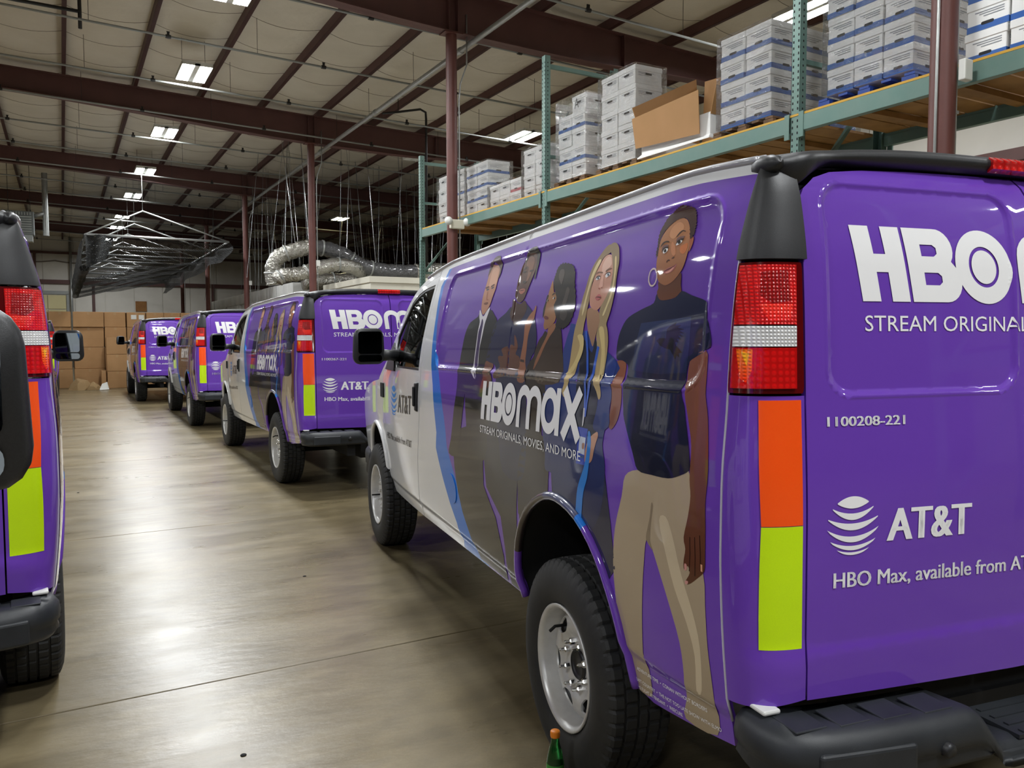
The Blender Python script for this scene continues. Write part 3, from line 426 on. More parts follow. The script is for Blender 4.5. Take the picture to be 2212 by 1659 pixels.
# ================================================================ building materials
def concrete():
    m = bpy.data.materials.new('polished concrete'); m.use_nodes = True; nt = m.node_tree; N = nt.nodes; L = nt.links; b = N['Principled BSDF']
    tc = N.new('ShaderNodeNewGeometry')
    def noise(s, d=5, dist=0., rough=.6):
        n = N.new('ShaderNodeTexNoise'); n.inputs['Scale'].default_value = s; n.inputs['Detail'].default_value = d; n.inputs['Distortion'].default_value = dist; n.inputs['Roughness'].default_value = rough
        L.new(mpc.outputs[0], n.inputs['Vector']); return n.outputs[0]
    mpc = N.new('ShaderNodeMapping'); mpc.inputs['Scale'].default_value = (.55, 1.5, 1); L.new(tc.outputs['Position'], mpc.inputs[0])
    def ramp(src, stops):
        r = N.new('ShaderNodeValToRGB'); L.new(src, r.inputs[0]); e = r.color_ramp.elements
        e[0].position, e[0].color = stops[0][0], (*lin(stops[0][1]), 1); e[1].position, e[1].color = stops[-1][0], (*lin(stops[-1][1]), 1)
        for p, c in stops[1:-1]:
            q = e.new(p); q.color = (*lin(c), 1)
        return r.outputs[0]
    base_c = ramp(noise(.9, 5, .2), [(.22, '6c6149'), (.50, '82765b'), (.80, '9a8c6d')])
    fine = ramp(noise(6, 6, .3), [(.15, 'a09c94'), (.85, 'fffdf8')])
    mx = N.new('ShaderNodeMix'); mx.data_type = 'RGBA'; mx.blend_type = 'MULTIPLY'; mx.inputs[0].default_value = .75; L.new(base_c, mx.inputs[6]); L.new(fine, mx.inputs[7])
    L.new(mx.outputs[2], b.inputs['Base Color'])
    r = N.new('ShaderNodeMapRange'); r.inputs[1].default_value = .3; r.inputs[2].default_value = .7; r.inputs[3].default_value = .26; r.inputs[4].default_value = .36
    L.new(noise(1.8, 4, .3), r.inputs[0]); L.new(r.outputs[0], b.inputs['Roughness'])
    bp = N.new('ShaderNodeBump'); bp.inputs['Strength'].default_value = .10; bp.inputs['Distance'].default_value = .02; L.new(noise(14, 4), bp.inputs['Height']); L.new(bp.outputs[0], b.inputs['Normal'])
    b.inputs['Specular IOR Level'].default_value = .55
    return m
conc = concrete()
steel_red = mat('primer red steel', '5c3a35', .55, noise=(3, .5, '4d302c'))
col_red = mat('column red paint', '60362f', .5, noise=(4, .5, '502b26'))
insul = mat('vinyl insulation', 'c8c0b0', .55, noise=(1.3, .5, 'b8af9d'), bump=(7, .35, .03))
strap_m = mat('insulation strap', '7a7064', .7)
wall_m = mat('wall panel', 'dcd8ce', .6, noise=(1.2, .4, 'c4bfb4'), bump=(2, .2, .03))
wall_dark = mat('far wall dark', '2a2623', .9)  # near-black colour stands in for unlit space beyond the lamps
galv = mat('galvanised pipe', 'a9aba8', .38, metal=.55, noise=(12, .4, '8c8d8a'))
grey_pipe = mat('grey pipe', '8d8f8c', .45, metal=.3)
black_iron = mat('black iron', '1c1a19', .5)
tube_on = mat('lit lamp panel', 'ffffff', .5, emit=('fafdff', LAMP))
tube_dim = mat('lit lamp dim', 'ffffff', .5, emit=('ffeebb', LAMP*.35))
fixture_m = mat('lamp housing white', 'd5d5d0', .4)
teal = mat('rack green', '5f7d74', .45, metal=.25, noise=(5, .5, '6e8379'), bump=(30, .15, .004))
deck_m = mat('deck wood', 'a3773f', .75, noise=(4, .8, '7c5628', 7))
cream = mat('cream paint', 'd6cb98', .5)
white_plastic = mat('box plastic', 'd9d9d2', .4)
def roof_z(x): return 7.0-.03*(x+.9) if x > -9 else 7.0+.03*8.1+.03*(x+9)
FR = [3.41+7.8707*k for k in range(-2, 7)]
XS = [.2+1.33*k for k in range(-11, 24)]
XL, XR, YN, YF = -14.2, 30.6, -12.3, 50.35
# ---------------------------------------------------------------- floor
g = G(); g.b2((XL, YN, -.12), (XR, YF, -.012)); floor = g.build('floor', mat('joint filler', '24211d', .9)); tag(floor, kind='structure')
ys = [YN, -8.1, -4.1, -.1, 3.79, 7.04, 11.3, 15.2, 19.1, 23.1, 27.0, 31, 35, 39, 43, 47, YF]; xs = [XL, -7.6, 5.3, 13.6, XR]
for i in range(len(ys)-1):
    for j in range(len(xs)-1):
        g = G(); g.b2((xs[j]+.004, ys[i]+.004, -.012), (xs[j+1]-.004, ys[i+1]-.004, 0)); o = g.build('floor_slab', conc, floor); bevel(o, .003, 1)
# ---------------------------------------------------------------- roof
ceil = G(); 
V = []; F = []
for k, x in enumerate((XL, -9, XR)): V += [(x, YN, roof_z(x)+.235), (x, YF, roof_z(x)+.235)]
ceil.add(V, [(0, 2, 3, 1), (2, 4, 5, 3)]); ceiling = ceil.build('ceiling', insul); tag(ceiling, kind='structure')
pm = G(); L_ = YF-YN
pm.b2((-.035, YN, 0), (-.03, YF, .2)); pm.b2((-.035, YN, 0), (.035, YF, .006)); pm.b2((-.035, YN, 0), (.035, YF, .004)); pm.b2((.030, YN, 0), (.035, YF, .022)); pm.b2((-.10, YN, .194), (-.03, YF, .2))
first = None
for x in XS:
    if first is None: first = pm.build('purlin', steel_red, ceiling); o = first
    else: o = first.copy(); C.objects.link(o)
    o.location = (x, 0, roof_z(x))
# one sagging blanket mesh, 1.33 m wide, one bay long, with straps
W_ = 1.33; BL_ = 7.8707; g = G(); nx, ny = 8, 66; V = []; rnd = random.Random(3)
for j in range(ny+1):
    y = BL_*j/ny; ph = (y % 1.312)/1.312
    for i in range(nx+1):
        u = i/nx*2-1; sag = .045+.05*(1-u*u)*(.65+.35*math.sin(math.pi*ph)) + .006*math.sin(9*y+3*u)*(1-u*u)
        V.append((u*W_/2, y, .215-sag))
g.add(V, [(j*(nx+1)+i, j*(nx+1)+i+1, (j+1)*(nx+1)+i+1, (j+1)*(nx+1)+i) for j in range(ny) for i in range(nx)], 0, True)
for k in range(6):
    y0 = .3+1.312*k; g.tube([(u*W_/2, y0+.12*(1-u*u), .203-.055-.075*(1-u*u)) for u in [q/5-1 for q in range(11)]], .004, 5, mi=1)
bk = None
for x in XS[:-1]:
    for y in FR[:-1]+[FR[-1]]:
        if y < YN-7 or (x > 14 and y < 10): continue
        if bk is None: bk = g.build('insulation_blanket', [insul, strap_m], ceiling); o = bk
        else: o = bk.copy(); C.objects.link(o)
        xc = x+W_/2; o.location = (xc, y, roof_z(xc)); o.rotation_euler = (0, .03 if xc > -9 else -.03, 0)
        if y+BL_ > YF: o.scale = (1, (YF-y)/BL_, 1)
        if o.scale[1] < .02: bpy.data.objects.remove(o)
# ---------------------------------------------------------------- walls
g = G(); g.b2((XL, YF+.03, 0), (12.6, YF+.10, 7.5)); wf = g.build('wall_far', wall_m); tag(wf, kind='structure')
for k in range(18):
    x0 = XL+1.49*k
    for z0, z1 in ((0, 4.55), (4.75, 7.3)):
        g = G(); g.b2((x0+.012, YF-.01, z0), (min(x0+1.478, 12.6), YF+.03, z1)); bevel(g.build('wall_panel', wall_m, wf), .012, 1)
for z, h in ((4.65, .22), (6.22, .12)):
    g = G(); g.b2((XL, YF-.20, z-h/2), (12.6, YF-.012, z+h/2)); g.build('girt', steel_red, wf)
g = G(); g.tube([(XL+.1*k, YF-.06, 5.80-.10*math.sin((k % 20)/20*math.pi)) for k in range(0, 160)], .035, 6); g.build('insulation_band', strap_m, wf)
for x in (-1.7, -1.15, 1.62, 7.9): g = G(); g.b2((x-.07, YF-.16, .0 if x > 0 else 4.7), (x+.07, YF-.012, 4.6 if x > 0 else 6.2)); g.build('wall_post', steel_red, wf)
for x in (.55,): g = G(); g.tube([(x, YF-.25, 0), (x, YF-.25, 7.1)], .07, 10); g.build('wall_conduit', galv, wf)
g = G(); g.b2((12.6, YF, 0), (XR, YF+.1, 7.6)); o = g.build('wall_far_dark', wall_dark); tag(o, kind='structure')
def wall(name, lo, hi, m): g = G(); g.b2(lo, hi); return tag(g.build(name, m), kind='structure')
wall('wall_left', (XL-.1, YN, 0), (XL, YF, 7.5), mat('wall darkened', '6b655c', .8)); wall('wall_near', (XL, YN-.1, 0), (XR, YN, 7.8), wall_dark)  # left wall colour darkened to dim its reflection in the van sides
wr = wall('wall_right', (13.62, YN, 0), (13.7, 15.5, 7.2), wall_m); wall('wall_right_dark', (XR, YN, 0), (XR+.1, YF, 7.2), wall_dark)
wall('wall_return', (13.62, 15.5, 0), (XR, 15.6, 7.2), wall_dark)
for k in range(18): g = G(); g.b2((13.585, YN+1.5*k+.01, 0), (13.62, YN+1.5*k+1.49, 7.0)); bevel(g.build('wall_panel', wall_m, wr), .01, 1)
for z in (2.2, 4.4): g = G(); g.b2((13.45, YN, z), (13.585, 15.4, z+.2)); g.build('girt', steel_red, wr)
# roller door in the far wall
g = G(); g.b2((-3.4, YF-.10, 3.98), (.42, YF-.02, 4.16)); g.b2((.30, YF-.10, 0), (.42, YF-.02, 4.0)); g.b2((-3.4, YF-.10, 0), (-3.28, YF-.02, 4.0)); dr = g.build('door_1', grey_pipe); tag(dr, kind='structure')
for i in range(5):
    for j in range(4):
        g = G(); g.b2((-3.27+.893*j, YF-.07, .02+.79*i), (-3.27+.893*j+.87, YF-.03, .79*i+.77)); bevel(g.build('door_section', cream, dr), .015, 1)
# ---------------------------------------------------------------- frames
hd = hermite([-9, -.9, 5.3, 7.2, 10.8, 20], [.75, .46, .64, .62, .46, .7])
words = ['behind the camera', 'far behind the camera', 'overhead nearest the camera', 'crossing above the nearest freestanding column', 'crossing above the second column past the light rack', 'crossing above the third column away', 'crossing above the fourth column, in front of the net frame', 'crossing above the hanging net frame', 'against the far wall']
for k, y in enumerate(FR):
    if y < 0: continue
    V = []; F = []; st = list(np.linspace(XL, 28, 60))
    n_ = 0
    g = G()
    for a, b in zip(st, st[1:]):
        za, zb = roof_z(a), roof_z(b); da, db = hd(a), hd(b)
        for (y0, y1, ta, tb, ua, ub) in ((y-.008, y+.008, za, zb, za-da, zb-db), (y-.11, y+.11, za, zb, za-.014, zb-.014), (y-.11, y+.11, za-da+.014, zb-db+.014, za-da, zb-db)):
            g.add([(a, y0, ta), (b, y0, tb), (b, y0, ub), (a, y0, ua), (a, y1, ta), (b, y1, tb), (b, y1, ub), (a, y1, ua)], [(0, 3, 2, 1), (4, 5, 6, 7), (0, 1, 5, 4), (3, 7, 6, 2)])
    bo = g.build('roof_beam', steel_red); tag(bo, 'dark red steel roof beam '+words[k], 'beam', 'main roof beams')
    for x in (5.22, 5.37, 8.5, -2):
        g = G(); z = roof_z(x); g.b2((x-.006, y-.10, z-hd(x)+.01), (x+.006, y+.10, z-.01)); g.build('stiffener', steel_red, bo)
cw = ['nearest dark red pipe column, in front of the rack beside file boxes', 'dark red pipe column carrying the twin-head emergency light', 'dark red pipe column in front of the silver ducts', 'third slim red column back, left of the ducts', 'fourth slim red column back, behind the net frame', 'farthest slim red column, seen past the second last van']
for k, y in enumerate([3.41+7.8707*q for q in range(6)]):
    zt = roof_z(5.295)-hd(5.295)
    t = empty('steel_column', (5.295, y, 0)); tag(t, cw[k], 'column', 'row of steel columns')
    g = G(); g.lathe([(.084, 0), (.084, zt)], 28, 'z'); g.build('shaft', col_red, t)
    g = G(); g.b2((-.15, -.15, 0), (.15, .15, .02)); g.b2((-.15, -.11, zt-.015), (.15, .11, zt)); g.build('base_plate', col_red, t)
    g = G(); g.tube([(.115, -.02, .3), (.115, -.02, 5.2), (.14, -.02, 5.45), (.25, -.02, 5.75), (.25, -.02, 6.5)], .0125, 8); g.tube([(-.10, -.02, .3), (-.10, -.02, 6.2)], .010, 8) if k == 0 else None; g.build('conduit', galv, t)
    g = G()
    for z in (1, 2.2, 3.1, 4.2, 5.0): g.b2((.09, -.04, z), (.13, 0, z+.02))
    g.build('conduit_clamp', galv, t)
    if k in (0, 2, 3): g = G(); g.box((.115 if k else .06, -.06 if k else -.12, 3.36), (.09, .05, .14)); bevel(g.build('junction_box', white_plastic, t), .008)
t = empty('emergency_light', (5.29, 11.17, 3.30)); tag(t, 'white twin-head emergency light strapped to the second column', 'light')
g = G(); g.box((.03, 0, 0), (.23, .08, .14)); bevel(g.build('battery_case', mat('case beige', 'd8d3c0', .5), t), .015)
for s in (-1, 1): g = G(); g.lathe([(0, -.07), (.04, -.065), (.065, -.01), (.065, 0), (0, .02)], 20, 'y', c=(.03+s*.155, -.03, .04)); g.build('lamp_head', white_plastic, t)
# ---------------------------------------------------------------- pipes
t = empty('main_pipe', (0, 0, 0)); tag(t, 'long grey pipe running along the line of red columns', 'pipe')
g = G(); g.tube([(5.60, -6, 6.07), (5.60, 46, 6.07)], .042, 12); g.build('pipe_run', galv, t)
for k in range(13): g = G(); g.lathe([(.05, -.05), (.055, -.04), (.055, .04), (.05, .05)], 12, 'y', c=(5.60, -4+3.9*k, 6.07)); g.build('coupling', galv, t)
PY = [2.2, 6.1, 9.6, 11.55, 14.0, 16.45, 18.72, 21.15, 23.5, 25.9, 28.4, 30.8, 33.4, 36.2, 39, 42, 45.5]
names_ = ['above the camera', 'above the closest van', 'over the upper boxes', 'just past the nearest roof beam', 'second past the nearest beam', 'third past the nearest beam', 'just before the second beam', 'just past the second beam', 'midway between second and third beams', 'before the third beam', 'just past the third beam', 'between third and fourth beams', 'before the fourth beam', 'past the fourth beam', 'near the hanging net', 'above the far end', 'closest to the far wall']
for k, y in enumerate(PY):
    t = empty('sprinkler_pipe', (0, y, 0)); tag(t, 'thin grey sprinkler pipe across the roof, '+names_[k], 'pipe', 'sprinkler pipes under the roof')
    zf = lambda x: 6.42-.03*(x+.6)
    g = G(); g.tube([(-13.5, 0, zf(-13.5)), (13, 0, zf(13))], .019, 8); g.build('pipe_run', grey_pipe, t)
    for x in (-8.5, -5.9, -3.4, -.9, 1.62, 4.12, 6.65, 9.2):
        g = G(); g.lathe([(.030, -.04), (.034, 0), (.030, .04)], 8, 'x', c=(x, 0, zf(x))); g.box((x, 0, zf(x)+.045), (.035, .035, .05)); g.box((x, 0, zf(x)+.075), (.05, .012, .012)); g.build('sprinkler_head', black_iron, t)
    for x in (-4.8, .5, 3.0, 5.8, 8.4):
        g = G(); g.tube([(x, 0, zf(x)), (x, 0, roof_z(x)+.02)], .004, 5); g.build('hanger_rod', black_iron, t)
t = empty('gas_pipe', (0, 0, 0)); tag(t, 'black iron pipe bent down from the roof behind the second column', 'pipe')
g = G(); g.tube([(6.3, 17, 6.50), (6.67, 17, 6.58), (7.2, 17, 6.71), (7.33, 17, 6.66), (7.34, 17, 6.5), (7.33, 17, 3.02)], .026, 10); g.tube([(6.67, 17, 6.56), (6.67, 17, 6.90)], .008, 6); g.build('pipe_run', black_iron, t)
t = empty('gas_pipe', (0, 0, 0)); tag(t, 'dark iron pipe with short drop at the upper left corner', 'pipe')
g = G(); g.tube([(-6, 14.5, 6.75), (.40, 14.5, 6.68)], .028, 8); g.tube([(.40, 14.5, 6.94), (.40, 14.5, 6.42)], .028, 8); g.build('pipe_run', black_iron, t)
# ---------------------------------------------------------------- lamps
def light_fix(x, y, label, on=1, z=6.42, rot=0, grp='high-bay lights'):
    t = empty('ceiling_light', (x, y, z), rot); tag(t, label, 'light', grp)
    g = G(); g.b2((-.26, -.50, .03), (.26, .50, .06)); g.b2((-.045, -.50, -.01), (.045, .50, .03))
    for s in (-1, 1): g.b2((s*.25, -.50, -.01), (s*.26, .50, .03))
    for s in (-1, 1): g.b2((-.26, s*.49, -.01), (.26, s*.50, .03))
    g.build('housing', fixture_m, t)
    for s in (-1, 1):
        me = mesh('lamp_panel', [(s*.05, -.48, .012), (s*.05, .48, .012), (s*.245, .48, .012), (s*.245, -.48, .012)], [(0, 1, 2, 3) if s > 0 else (3, 2, 1, 0)])
        link('lamp_panel', me, {1: tube_on, 2: tube_dim, 0: fixture_m}[on], t)
    g = G()
    for sx in (-.2, .2):
        g.tube([(sx, 0, .05), (sx, 0, roof_z(x)-z+.12)], .004, 5)
    g.build('hanger_wire', black_iron, t)
R1 = [(-6.5, 'behind the camera, right-hand row'), (-1.5, 'just behind the camera, right-hand row'), (3.2, 'above the first van gap'), (8.0, 'just above the top of the photo'), (11.85, 'twin-panel high-bay light cut by the top edge'), (15.9, 'twin-panel high-bay light second down the left row'), (20.75, 'twin-panel high-bay light third down the left row'), (25.8, 'twin-panel high-bay light fourth down the left row'), (30.3, 'twin-panel high-bay light fifth down the left row'), (35.6, 'twin-panel high-bay light sixth down the left row'), (39.3, 'twin-panel high-bay light seventh down the left row'), (44.2, 'twin-panel high-bay light farthest, seen through the net')]
for y, lb in R1: light_fix(2.26, y, lb if lb.startswith('twin') else 'high-bay light '+lb)
for k, y in enumerate([-5.5, 1.0, 7.0, 13.0, 19.0, 26.0, 33.0, 41.0]): light_fix(-5.5, y, 'high-bay light of the unseen left aisle row, '+['behind the camera', 'level with the camera', 'third along', 'fourth along', 'fifth along', 'sixth along', 'seventh along', 'nearest the far wall'][k])
light_fix(9.6, 16.55, 'bright high-bay light above the distant file boxes', z=6.3); light_fix(9.9, 8.5, 'bright high-bay light above the tall wrapped box stacks', z=6.45)
light_fix(9.9, 1.5, 'unseen high-bay light added over the near end of the rack'); light_fix(10.0, -5, 'unseen high-bay light added behind the camera over the rack row')  # unseen lamps added to raise the light level along the rack row
light_fix(10.05, 32.2, 'small dim high-bay light among the hanging wires', on=2)
light_fix(12.0, 24, 'unlit light fixture hanging among the wires', on=0, z=5.9); light_fix(8.3, 19.7, 'unlit light fixture above the ducts', on=0, z=6.3)
# ---------------------------------------------------------------- unit heater
t = empty('unit_heater', (-1.05, 30, 5.22)); tag(t, 'grey louvred unit heater hanging at the upper left', 'heater')
g = G(); g.box((0, 0, 0), (.80, .5, .74)); bevel(g.build('cabinet', mat('heater grey', '6f7370', .5, metal=.3), t), .02)
for k in range(7): g = G(); g.box((0, -.27, -.26+.075*k), (.66, .04, .035), R=Matrix.Rotation(.5, 3, 'X')); g.build('louvre', mat('louvre grey', 'a2a6a2', .4, metal=.4), t)
for k in range(9): g = G(); g.box((-.30+.075*k, -.265, .29), (.035, .03, .09)); g.build('burner_slot', MATS['louvre grey'], t)
g = G(); g.lathe([(.085, -.35), (.085, 1.65)], 16, 'z', c=(.72, 0, 0)); g.tube([(.38, 0, .25), (.72, 0, .38)], .07, 10); g.build('flue_pipe', galv, t)
g = G()
for s in (-1, 1): g.tube([(s*.3, 0, .35), (s*.3, 0, 1.95)], .008, 5)
g.build('hanger_rod', black_iron, t)
g = G(); g.box((0, 0, -.47), (.70, .45, .20)); g.build('drip_tray', mat('tray grey', '8e918d', .5), t)
# ================================================================ van materials
PURPLE = '693eae'
paint = mat('paint white', 'e6e8e8', .35, coat=1.0, coat_r=.03, spec=.3)
purple = mat('wrap purple', PURPLE, .4, coat=.9, coat_r=.04, spec=.15, bump=(60, .03, .002))
blue = mat('wrap blue', '1877d8', .4, coat=.8, coat_r=.04, spec=.1)
printm = mat('wrap print', '888888', .4, coat=.9, coat_r=.04, spec=.1, attr=True)
navy_p = mat('wrap navy', '1e2a5c', .4, coat=1.0); brown_p = mat('wrap brown', '2c2328', .4, coat=1.0)
white_ink = mat('white ink', 'f1f1f1', .45, coat=.3)
black_ink = mat('black ink', '1b1214', .45, coat=.4)
blue_ink = mat('blue ink', '2f8be0', .45, coat=.4)
trim = mat('black plastic', '1c1d1f', .42, noise=(300, .35, '2a2b2d'), bump=(900, .25, .001))
bumper_m = mat('bumper plastic', '212428', .48, noise=(6, .5, '33363a'), bump=(700, .3, .001))
rubber = mat('rubber', '1e1f20', .68, noise=(9, .5, '2e2e2c'), bump=(200, .2, .001))
steel = mat('wheel steel', 'd2d2d0', .36, metal=.35, noise=(25, .3, 'b4b4b0'))
lug_m = mat('lug chrome', 'd8d8d6', .18, metal=1)
dark = mat('underbody', '0c0c0d', .8)
seam_grey = mat('drip rail grey', 'a9a9ac', .3, metal=.2, coat=.6)
chrome_g = mat('mirror glass', '8f979c', .02, metal=1)
orange_r = mat('reflector orange', 'ff5008', .32, coat=.5, noise=(500, .3, 'ff6a18'))
yellow_r = mat('reflector yellow', 'c9ee08', .32, coat=.5, noise=(500, .3, 'b6dc00'))
seat_m = mat('seat cloth', '2b2d30', .9)
def lens(name, c, dark_c, s=36, strength=.55):
    m = mat(name, c, .08, coat=1., coat_r=.02); nt = m.node_tree; N = nt.nodes; Lk = nt.links; b = N['Principled BSDF']
    tc = N.new('ShaderNodeTexCoord'); hs = []
    for d in ('X', 'Z'):
        w = N.new('ShaderNodeTexWave'); w.bands_direction = d; w.inputs['Scale'].default_value = s; Lk.new(tc.outputs['Object'], w.inputs['Vector']); hs.append(w)
    mu = N.new('ShaderNodeMath'); mu.operation = 'MULTIPLY'; Lk.new(hs[0].outputs[1], mu.inputs[0]); Lk.new(hs[1].outputs[1], mu.inputs[1])
    bp = N.new('ShaderNodeBump'); bp.inputs['Strength'].default_value = strength; bp.inputs['Distance'].default_value = .004
    Lk.new(mu.outputs[0], bp.inputs['Height']); Lk.new(bp.outputs[0], b.inputs['Normal'])
    mx = N.new('ShaderNodeMix'); mx.data_type = 'RGBA'; mx.inputs[6].default_value = (*lin(dark_c), 1); mx.inputs[7].default_value = (*lin(c), 1)
    n = N.new('ShaderNodeTexNoise'); n.inputs['Scale'].default_value = 9; Lk.new(tc.outputs['Object'], n.inputs['Vector'])
    ad = N.new('ShaderNodeMath'); ad.operation = 'MULTIPLY_ADD'; Lk.new(n.outputs[0], ad.inputs[0]); ad.inputs[1].default_value = 1.1; Lk.new(mu.outputs[0], ad.inputs[2]); ad.use_clamp = True
    Lk.new(ad.outputs[0], mx.inputs[0]); Lk.new(mx.outputs[2], b.inputs['Base Color'])
    return m
lens_red = lens('lens red', 'f01818', '6a0404'); lens_low = lens('lens lower red', 'd81414', '8a0606', 20, .2); glint_m = lens('lens painted glint', 'ff3010', '7c0808', 36, .6); lens_clear = lens('lens clear', 'f4f4f2', '77777a')
lamp_body = mat('lamp housing', '5a0508', .15, coat=1)
brake_red = lens('brake lens', 'd81818', '700606', 12, .4)
clear_lamp = mat('headlamp', 'c8ccd0', .08, metal=.5, coat=1)
def glass_mat(name, tint, refl=.12):
    m = bpy.data.materials.new(name); m.use_nodes = True; nt = m.node_tree; N = nt.nodes; N.remove(N['Principled BSDF'])
    t = N.new('ShaderNodeBsdfTransparent'); t.inputs[0].default_value = (*tint, 1)
    g = N.new('ShaderNodeBsdfGlossy'); g.inputs['Roughness'].default_value = .02
    f = N.new('ShaderNodeFresnel'); f.inputs[0].default_value = 1.6
    mx = N.new('ShaderNodeMixShader'); nt.links.new(f.outputs[0], mx.inputs[0]); nt.links.new(t.outputs[0], mx.inputs[1]); nt.links.new(g.outputs[0], mx.inputs[2])
    nt.links.new(mx.outputs[0], N['Material Output'].inputs[0]); return m
glass = glass_mat('window glass', (.30, .33, .32))
# ================================================================ surfaces
def SL(l, z): return (-side_w(l, z), l, z)
def SR(l, z): return (side_w(l, z), l, z)
def SB(w, z): return (w, rear_y(w, z), z)
def corner(sgn):
    def f(t, z):
        w0 = side_w(SEAM, z); yr = rear_y(HINGE, z)
        x = (1-t)**2*w0+2*t*(1-t)*(w0*.995)+t*t*HINGE; y = (1-t)**2*SEAM+2*t*(1-t)*(yr+.006)+t*t*yr
        return (sgn*x, y, z)
    return f
CL, CR = corner(-1), corner(1)
def rail_w(l): return side_w(l, RAILZ(l))
def SRoof(u, l):
    k = sstep(2.25, 3.2, l)
    return (u*rail_w(l), l+.20*(1-u*u)*k, RAILZ(l)+(.075*(1-abs(u)**2.4))*(1-.5*k)*(.55+.45*sstep(-.95, -.4, l)))
HZ = hermite([3.3, 3.6, 4.0, 4.2, 4.26], [1.265, 1.235, 1.16, 1.09, 1.02])
def SHood(u, l): return (u*(side_w(l, 1.15)-.004), l, HZ(l)+.055*(1-u*u))
def SFront(w, z): return (w, 4.235-.10*(abs(w)/.9)**3-.03*sstep(.95, 1.12, z), z)
FLIP = {SL, CR, SFront}
_sp = surf_pt
def surf_pt(S_, u, v, off=0.):
    p, n = _sp(S_, u, v, 0.)
    if S_ in FLIP: n = -n
    return p+n*off, n
# dense sample points where the side is pressed
EX = []
for d in (-.022, -.015, -.008, 0, .004, .009, .016):
    zs = lambda l: (1.435-.025*(l+.9)/2.6)-1.40
    for p in resamp(rrect(-.835-d, 1.72+d, 1.40-d, 1.905+d, .085+d if d > -.08 else .02), .02): EX.append((p[0], p[1]+zs(p[0])))
for l in (.566, .573, .58, .587, .594): EX += [(l, 1.46+.03*k) for k in range(16)]
for z in (.536, .545, .552, .56, .568, .575, .582): EX += [(-.9+.03*k, z+.056*(1-sstep(-.35, .25, -.9+.03*k))) for k in range(160)]
EXR = []
for d in (-.017, -.011, -.005, 0, .003, .008, .013):
    for s in (-1, 1):
        for p in resamp(rrect(.085-d, .715+d, 1.425-d, 1.955+d, .07+d), .025): EXR.append((s*p[0], p[1]))
for z in (.78, .79, .80, .81, .82): EXR += [(-.78+.04*k, z) for k in range(40)]
bl = [tuple(p) for p in REG['blue_left']]; br = [tuple(p) for p in REG['blue_right']]
bl = [(bl[0][0]-.05, 2.1)]+[bl[0]]+bl[1:]+[(bl[-1][0]-.03, .40)]
br = [(br[0][0]-.05, 2.1)]+[br[0]]+br[1:]+[(br[-1][0]-.03, .40)]
POLY_BLUE = bl+br[::-1]; POLY_PUR = br+[(-1.2, .40), (-1.2, 2.1)]
def side_region(cen):
    r = np.zeros(len(cen), int); r[inside(cen, POLY_BLUE)] = 1; r[inside(cen, POLY_PUR)] = 2
    rz = np.array([RAILZ(c[0]) for c in cen]); r[cen[:, 1] > rz-.028] = 0
    return r.tolist()
REAR_ARCH = [(-.47, .50), (-.45, .60), (-.405, .73), (-.31, .87), (-.17, .965), (.0, 1.0), (.15, .975), (.31, .885), (.42, .75), (.468, .61), (.455, .50)]
FRONT_ARCH = [(3.43+a, b) for a, b in [(-.30, .46), (-.29, .60), (-.255, .73), (-.17, .85), (-.03, .925), (.10, .92), (.23, .85), (.31, .74), (.35, .62), (.36, .58)]]
arch = catmull(REAR_ARCH, 3, False); farch = catmull(FRONT_ARCH, 3, False)
rail_line = [(l, RAILZ(l)) for l in np.linspace(SEAM, 2.012, 40)]
SIDE = rail_line+[(2.012, 1.10), (2.04, .98), (2.095, .82), (2.14, .66), (2.155, .57), (2.16, .475)]+[(.455, .50)]+arch[::-1][1:]+[(-.56, .488), (SEAM, .532)]
DOOR = [(2.022, RAILZ(2.022)-.036)]+[(l, RAILZ(l)-.036-.012*(l-2)) for l in np.linspace(2.1, 3.03, 16)]+[(3.11, 1.36), (3.118, 1.0), (3.115, .62), (3.09, .47), (2.17, .475), (2.165, .57), (2.15, .66), (2.105, .82), (2.05, .98), (2.022, 1.10)]
WIN = [(2.065, 1.885), (2.072, 1.375), (2.74, 1.372), (2.86, 1.50), (2.875, 1.575), (2.72, 1.69), (2.58, 1.80), (2.45, 1.845), (2.30, 1.872)]
FEND = [(3.128, 1.36), (3.128, .62), (3.125, .47), (3.13, .46)]+farch+[(4.19, .58), (4.20, .95), (4.17, 1.085), (4.0, HZ(4.0)-.004), (3.6, HZ(3.6)-.004), (3.36, 1.262), (3.2, 1.345)]
FILL = [(2.022, RAILZ(2.022)-.034)]+[(l, RAILZ(l)-.034-.012*(l-2)) for l in np.linspace(2.1, 3.03, 16)]+[(3.115, 1.37), (3.2, 1.35), (3.36, 1.264)]+[(l, RAILZ(l)) for l in np.linspace(3.35, 2.022, 30)]
CORNERS = {}
LOGO = logo_geo(); GLOBE = globe_geo()
